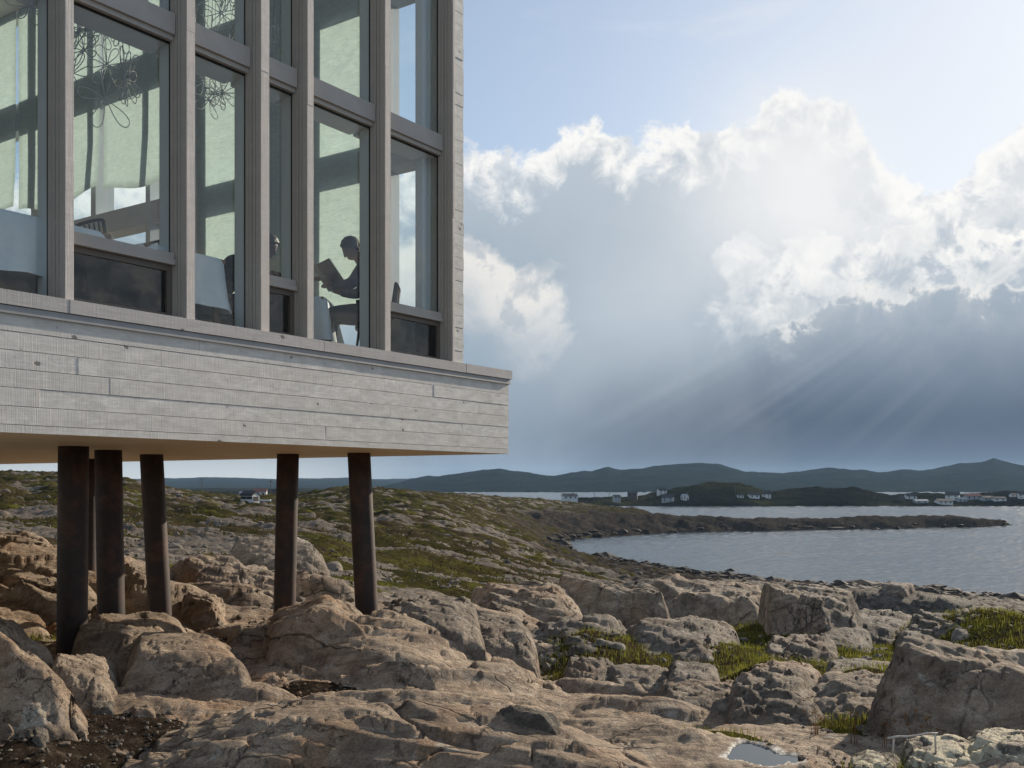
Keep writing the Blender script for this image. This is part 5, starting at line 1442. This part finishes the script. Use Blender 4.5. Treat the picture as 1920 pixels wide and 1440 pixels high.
def heath():
    soilf = soil.ravel(); Df = DG.ravel()
    cand = np.where((soilf > 0.5) & (Df > 9) & (Df < 75) & (np.abs(UG.ravel()) < 0.58) & (GZ.ravel() > -9) & (fbm2(XG.ravel() * 0.5, DG.ravel() * 0.5, 3, 820) > -0.05))[0]
    w = Df[cand] ** 0.9; w /= w.sum()
    pick = rng.choice(cand, size=60000, p=w); n = len(pick)
    sz = (0.006 + 0.0008 * Df[pick]) * np.exp(rng.normal(0, 0.35, n))
    c = np.stack([XG.ravel()[pick] + rng.normal(0, 1, n) * Df[pick] * 0.003, Df[pick] * (1 + rng.normal(0, 0.004, n)), GZ.ravel()[pick] + sz * rng.uniform(0, 1.6, n)], 1)
    V = (c[:, None, :] + rng.normal(0, 0.8, (n, 3, 3)) * sz[:, None, None]).reshape(-1, 3)
    me = bpy.data.meshes.new('heath_scrub'); me.vertices.add(3 * n); me.vertices.foreach_set('co', V.astype(np.float32).ravel())
    me.loops.add(3 * n); me.loops.foreach_set('vertex_index', np.arange(3 * n, dtype=np.int32))
    me.polygons.add(n); me.polygons.foreach_set('loop_start', np.arange(0, 3 * n, 3, dtype=np.int32)); me.update(calc_edges=True)
    o = link('heath_scrub', me, M['scrub']); tag(o, 'low dark crowberry heath matted over the turf', 'heath', kind='stuff')
heath()
def stalk(x, y, h, label, seed):
    r_ = random.Random(seed); p = hit(x, y); T = empty('dry_plant', p); tag(T, label, 'dry plant', 'dead flower stalks by the great boulder')
    for k in range(r_.randint(4, 7)):
        a = r_.uniform(0, 6.28); q = h * r_.uniform(0.6, 1.0); l = r_.uniform(0.02, 0.10)
        pts = [(0.02 * math.cos(a), 0.02 * math.sin(a), -0.03), (l * 0.4 * math.cos(a), l * 0.4 * math.sin(a), q * 0.5), (l * math.cos(a), l * math.sin(a), q)]
        st = MB().tube(pts, 0.0026, 5, r1=0.0015).build('stem', M['dry_stalk'], T)
        mb = MB()
        for j in range(5):
            b = 6.28 * j / 5; mb.tube([pts[2], (pts[2][0] + 0.016 * math.cos(b), pts[2][1] + 0.016 * math.sin(b), q + 0.012)], 0.004, 4, r1=0.002)
        mb.build('seed_head', M['dry_stalk'], T)
stalk(1600, 1398, 0.22, 'dead flower stalk left of the low boulder', 1)
stalk(1655, 1402, 0.20, 'dead flower stalk before the low boulder\'s right end', 2)
stalk(1718, 1412, 0.30, 'tallest tuft of dead stalks behind the driftwood stick', 3)
stalk(1748, 1410, 0.22, 'dead flower stalk at the driftwood stick\'s right end', 4)
stalk(1528, 1378, 0.17, 'dead flower stalk at the foot of the ribbed boulder', 5)
a, b = hit(1664, 1376), hit(1758, 1376)
a = P(1664, 1384, 5.95); b = P(1758, 1374, 6.0)
st = empty('driftwood_stick', a); tag(st, 'bleached driftwood stick lying across the grass below the great boulder', 'stick')
MB().tube([Vector((0, 0, 0)).lerp(b - a, i / 5) + Vector((0, 0, 0.004 * math.sin(i * 2))) for i in range(6)], 0.007, 8, r1=0.005).build('shaft', M['drift_wood'], st, True)
MB().tube([(b - a) * 0.95, (b - a) * 0.95 + Vector((0.004, 0, -0.12))], 0.006, 6).build('twig', M['drift_wood'], st, True)
MB().tube([(b - a) * 0.12, (b - a) * 0.12 + Vector((-0.004, 0, -0.12))], 0.006, 6).build('twig', M['drift_wood'], st, True)

# ------------------------------------------------------------------ village
def land_z(x, D):
    j = np.argmin(np.abs((HX[0] / HD[0]) - x / D)); i = np.argmin(np.abs(HD[:, 0] - D)); return float(HZ[i, j])
def house(x, yb, wpx, hpx, D, label, wall='house_white', roof='roof_dark', rz=0.0, storeys=1, chimney=False, zfix=None, group='houses of the village across the bay'):
    z = (HY - yb) / F * D if zfix is None else zfix
    if zfix is None and x > 1000: z = max(z, land_z((x - CXP) / F * D, D) - 0.4)
    w = wpx * D / F; h = hpx * D / F; dpt = w * 0.62
    H = empty('house', ((x - CXP) / F * D, D, z), rz); tag(H, label, 'house', group)
    wh = h * 0.62
    mb = MB(); x0, x1, y0, y1 = -w / 2, w / 2, -dpt / 2, dpt / 2
    mb.v += [(x0, y0, -3), (x1, y0, -3), (x1, y1, -3), (x0, y1, -3), (x0, y0, wh), (x1, y0, wh), (x1, y1, wh), (x0, y1, wh), (x0, 0, h * 0.97), (x1, 0, h * 0.97)]
    mb.f += [(0, 1, 5, 4), (2, 3, 7, 6), (1, 2, 6, 9, 5), (3, 0, 4, 8, 7), (4, 5, 9, 8), (6, 7, 8, 9)]
    mb.build('wall', M[wall], H)
    ov = w * 0.03
    for sy in (-1, 1):
        r_ = MB(); ye = sy * (dpt / 2 + ov); zz = wh - ov * 0.5
        r_.v += [(x0 - ov, ye, zz), (x1 + ov, ye, zz), (x1 + ov, 0, h), (x0 - ov, 0, h), (x0 - ov, ye, zz + 0.25), (x1 + ov, ye, zz + 0.25), (x1 + ov, 0, h + 0.25), (x0 - ov, 0, h + 0.25)]
        r_.f += [(0, 3, 2, 1), (4, 5, 6, 7), (0, 1, 5, 4), (1, 2, 6, 5), (2, 3, 7, 6), (3, 0, 4, 7)]
        r_.build('roof', M[roof], H)
    if chimney: MB().box((w * 0.2, -0.4, h * 0.8), (w * 0.2 + 0.8, 0.4, h * 1.2)).build('chimney', M['house_dark'], H)
    nw = max(2, int(w / 3.0))
    for st_ in range(storeys):
        for k in range(nw):
            cx = x0 + w * (k + 0.5) / nw; zb = wh * ((st_ + 0.35) / storeys)
            MB().box((cx - 0.5, y0 - 0.05, zb), (cx + 0.5, y0 + 0.05, zb + min(1.3, wh / storeys * 0.5))).build('window', M['pane_dark'], H)
    MB().box((x1 - 0.05, -0.45, 0), (x1 + 0.05, 0.45, min(2.0, wh * 0.8))).build('door', M['house_dark'], H)
    return H
VH = [(1068, 937, 27, 11, 690, 'long white bungalow farthest left on the headland', 'house_white', 'roof_dark', 0.2, 1, True), (1156, 935, 13, 7, 700, 'small grey shed right of the long bungalow', 'house_grey', 'roof_dark', 0.3, 1, False),
      (1186, 931, 18, 9, 715, 'dark brown house on the rise behind the small grey shed', 'house_dark', 'roof_dark', -0.2, 1, False), (1241, 927, 16, 12, 715, 'white house with a black roof on the slope', 'house_white', 'roof_dark', 0.3, 2, False),
      (1252, 943, 22, 14, 685, 'grey-white two-storey house by the water below the black-roofed one', 'house_grey', 'roof_dark', -0.2, 2, False), (1284, 944, 13, 12, 684, 'narrow white boathouse with a sunlit gable', 'house_white', 'house_grey', -0.9, 1, False),
      (1388, 941, 11, 7, 688, 'tiny white shed below the rocky hill', 'house_white', 'roof_dark', 0.1, 1, False), (1413, 941, 19, 9, 692, 'low white house right of the tiny shed', 'house_white', 'roof_dark', 0.1, 1, False),
      (1437, 940, 16, 13, 698, 'tall white house at the foot of the rocky hill', 'house_white', 'roof_dark', -0.2, 2, True), (1690, 944, 11, 9, 690, 'dark shed left of the first white house beyond the wooded knoll', 'house_dark', 'roof_dark', 0.2, 1, False),
      (1707, 938, 20, 10, 702, 'white house just beyond the wooded knoll', 'house_white', 'roof_dark', 0.1, 1, False), (1726, 946, 24, 7, 684, 'long grey store by the waterside', 'house_grey', 'house_grey', 0.0, 1, False),
      (1769, 947, 28, 10, 684, 'broad white waterside house with small windows', 'house_white', 'roof_dark', 0.1, 1, False), (1786, 938, 24, 15, 704, 'largest white gabled house of the village', 'house_white', 'roof_dark', -0.5, 2, False),
      (1803, 942, 16, 8, 692, 'pale shed right of the largest gabled house', 'house_grey', 'house_grey', 0.0, 1, False), (1823, 939, 27, 11, 702, 'long pale house with a flat brown roof line', 'house_grey', 'roof_red', 0.0, 1, False),
      (1850, 943, 22, 9, 690, 'grey house before the dark hummock at the right', 'house_grey', 'roof_dark', 0.2, 1, False), (1872, 944, 23, 8, 686, 'low white house right of the grey one', 'house_white', 'roof_dark', 0.0, 1, False),
      (1900, 936, 13, 7, 706, 'small white house behind the low one', 'house_white', 'roof_dark', 0.3, 1, False), (1917, 941, 15, 13, 694, 'white house cut by the right picture edge', 'house_white', 'roof_dark', -0.2, 2, False)]
for x, yb, w, h, D, lab, wl, rf, rz, stz, chm in VH:
    house(x, yb, w, h, D, lab, wl, rf, rz, stz, chm)
GL_ = 'buildings on the flat behind the stilts'
SHD = hit(469, 941)
house(469, 941, 30, 16, SHD.y, 'white shed with a black roof on the grassy flat', 'house_white', 'roof_dark', -0.55, 1, False, SHD.z, group=GL_)
house(488, 931, 24, 14, 520, 'large pale barn with a reddish roof behind the white shed', 'house_white', 'roof_red', 0.1, 1, False, group=GL_)
house(456, 931, 14, 9, 500, 'small grey house left of the barn', 'house_grey', 'house_grey', 0.2, 1, False, group=GL_)
house(512, 928, 14, 10, 540, 'dark shed between the barn and the fourth stilt', 'house_dark', 'roof_dark', 0.0, 1, False, group=GL_)
house(372, 930, 18, 6, 520, 'low dark hut far left of the white shed', 'house_dark', 'roof_dark', 0.1, 1, False, group=GL_)
bt = empty('rowing_boat', hit(497, 942), 0.3); bt.scale = (0.36,) * 3; tag(bt, 'white boat pulled up beside the white shed', 'boat')
mb = MB(); n = 9
for i in range(n):
    t = i / (n - 1); wv = 0.75 * math.sin(math.pi * min(1, 0.12 + t * 0.88)) ; sh = 0.25 * (2 * t - 1) ** 2
    for q in (-1, -0.5, 0, 0.5, 1):
        mb.v.append((-2.2 + 4.4 * t, wv * q, 0.75 * abs(q) ** 1.5 + sh))
for i in range(n - 1):
    for j in range(4):
        k = i * 5 + j; mb.f.append((k, k + 1, k + 6, k + 5))
mb.build('hull', M['boat_white'], bt, True).modifiers.new('thickness', 'SOLIDIFY').thickness = 0.06
for q in (0.35, 0.6):
    MB().box((-2.2 + 4.4 * q - 0.15, -0.6, 0.55), (-2.2 + 4.4 * q + 0.15, 0.6, 0.6)).build('thwart', M['boat_white'], bt)
def pole(x, yt, yb, D, label):
    p = P(x, yb, D); h = (yb - yt) / F * D; T = empty('utility_pole', p); tag(T, label, 'utility pole', 'wooden utility poles')
    MB().tube([(0, 0, -2), (0, 0, h)], 0.17, 6, r1=0.12).build('post', M['pole_wood'], T)
    MB().box((-1.1, -0.08, h * 0.90), (1.1, 0.08, h * 0.90 + 0.16)).build('crossarm', M['pole_wood'], T)
for x, yt, yb, D, l in ((1059, 924, 938, 690, 'utility pole at the long white bungalow'), (1115, 925, 936, 690, 'utility pole between the bungalow and the grey shed'), (1143, 919, 934, 690, 'utility pole just left of the small grey shed'), (1220, 928, 943, 685, 'utility pole left of the waterside two-storey house'),
                        (1289, 922, 943, 690, 'utility pole behind the narrow boathouse'), (1379, 911, 940, 690, 'tall utility pole against the rocky hill'), (1848, 922, 942, 690, 'utility pole beside the grey house at the right'), (379, 895, 923, 430, 'utility pole on the flat right of the third stilt'), (507, 900, 930, 430, 'utility pole left of the fourth stilt'), (1772, 919, 937, 700, 'utility pole over the broad waterside house')):
    pole(x, yt, yb, D, l)

# ------------------------------------------------------------------ sea air
hm = bpy.data.materials.new('haze'); hm.use_nodes = True; hg = G(hm.node_tree)
ho = hg.n('ShaderNodeOutputMaterial'); hv = hg.n('ShaderNodeVolumePrincipled')
hv.inputs['Color'].default_value = (0.45, 0.70, 1.0, 1); hv.inputs['Density'].default_value = 5.4e-5; hv.inputs['Anisotropy'].default_value = 0.2
hm.node_tree.links.new(hv.outputs[0], ho.inputs['Volume'])
hz_ = MB().box((-4700, -60, -24), (5700, 7200, 110)).build('haze', hm)
tag(hz_, 'thin bluish sea haze filling the air over the bay', 'haze', kind='stuff')
SC.cycles.volume_bounces = 0
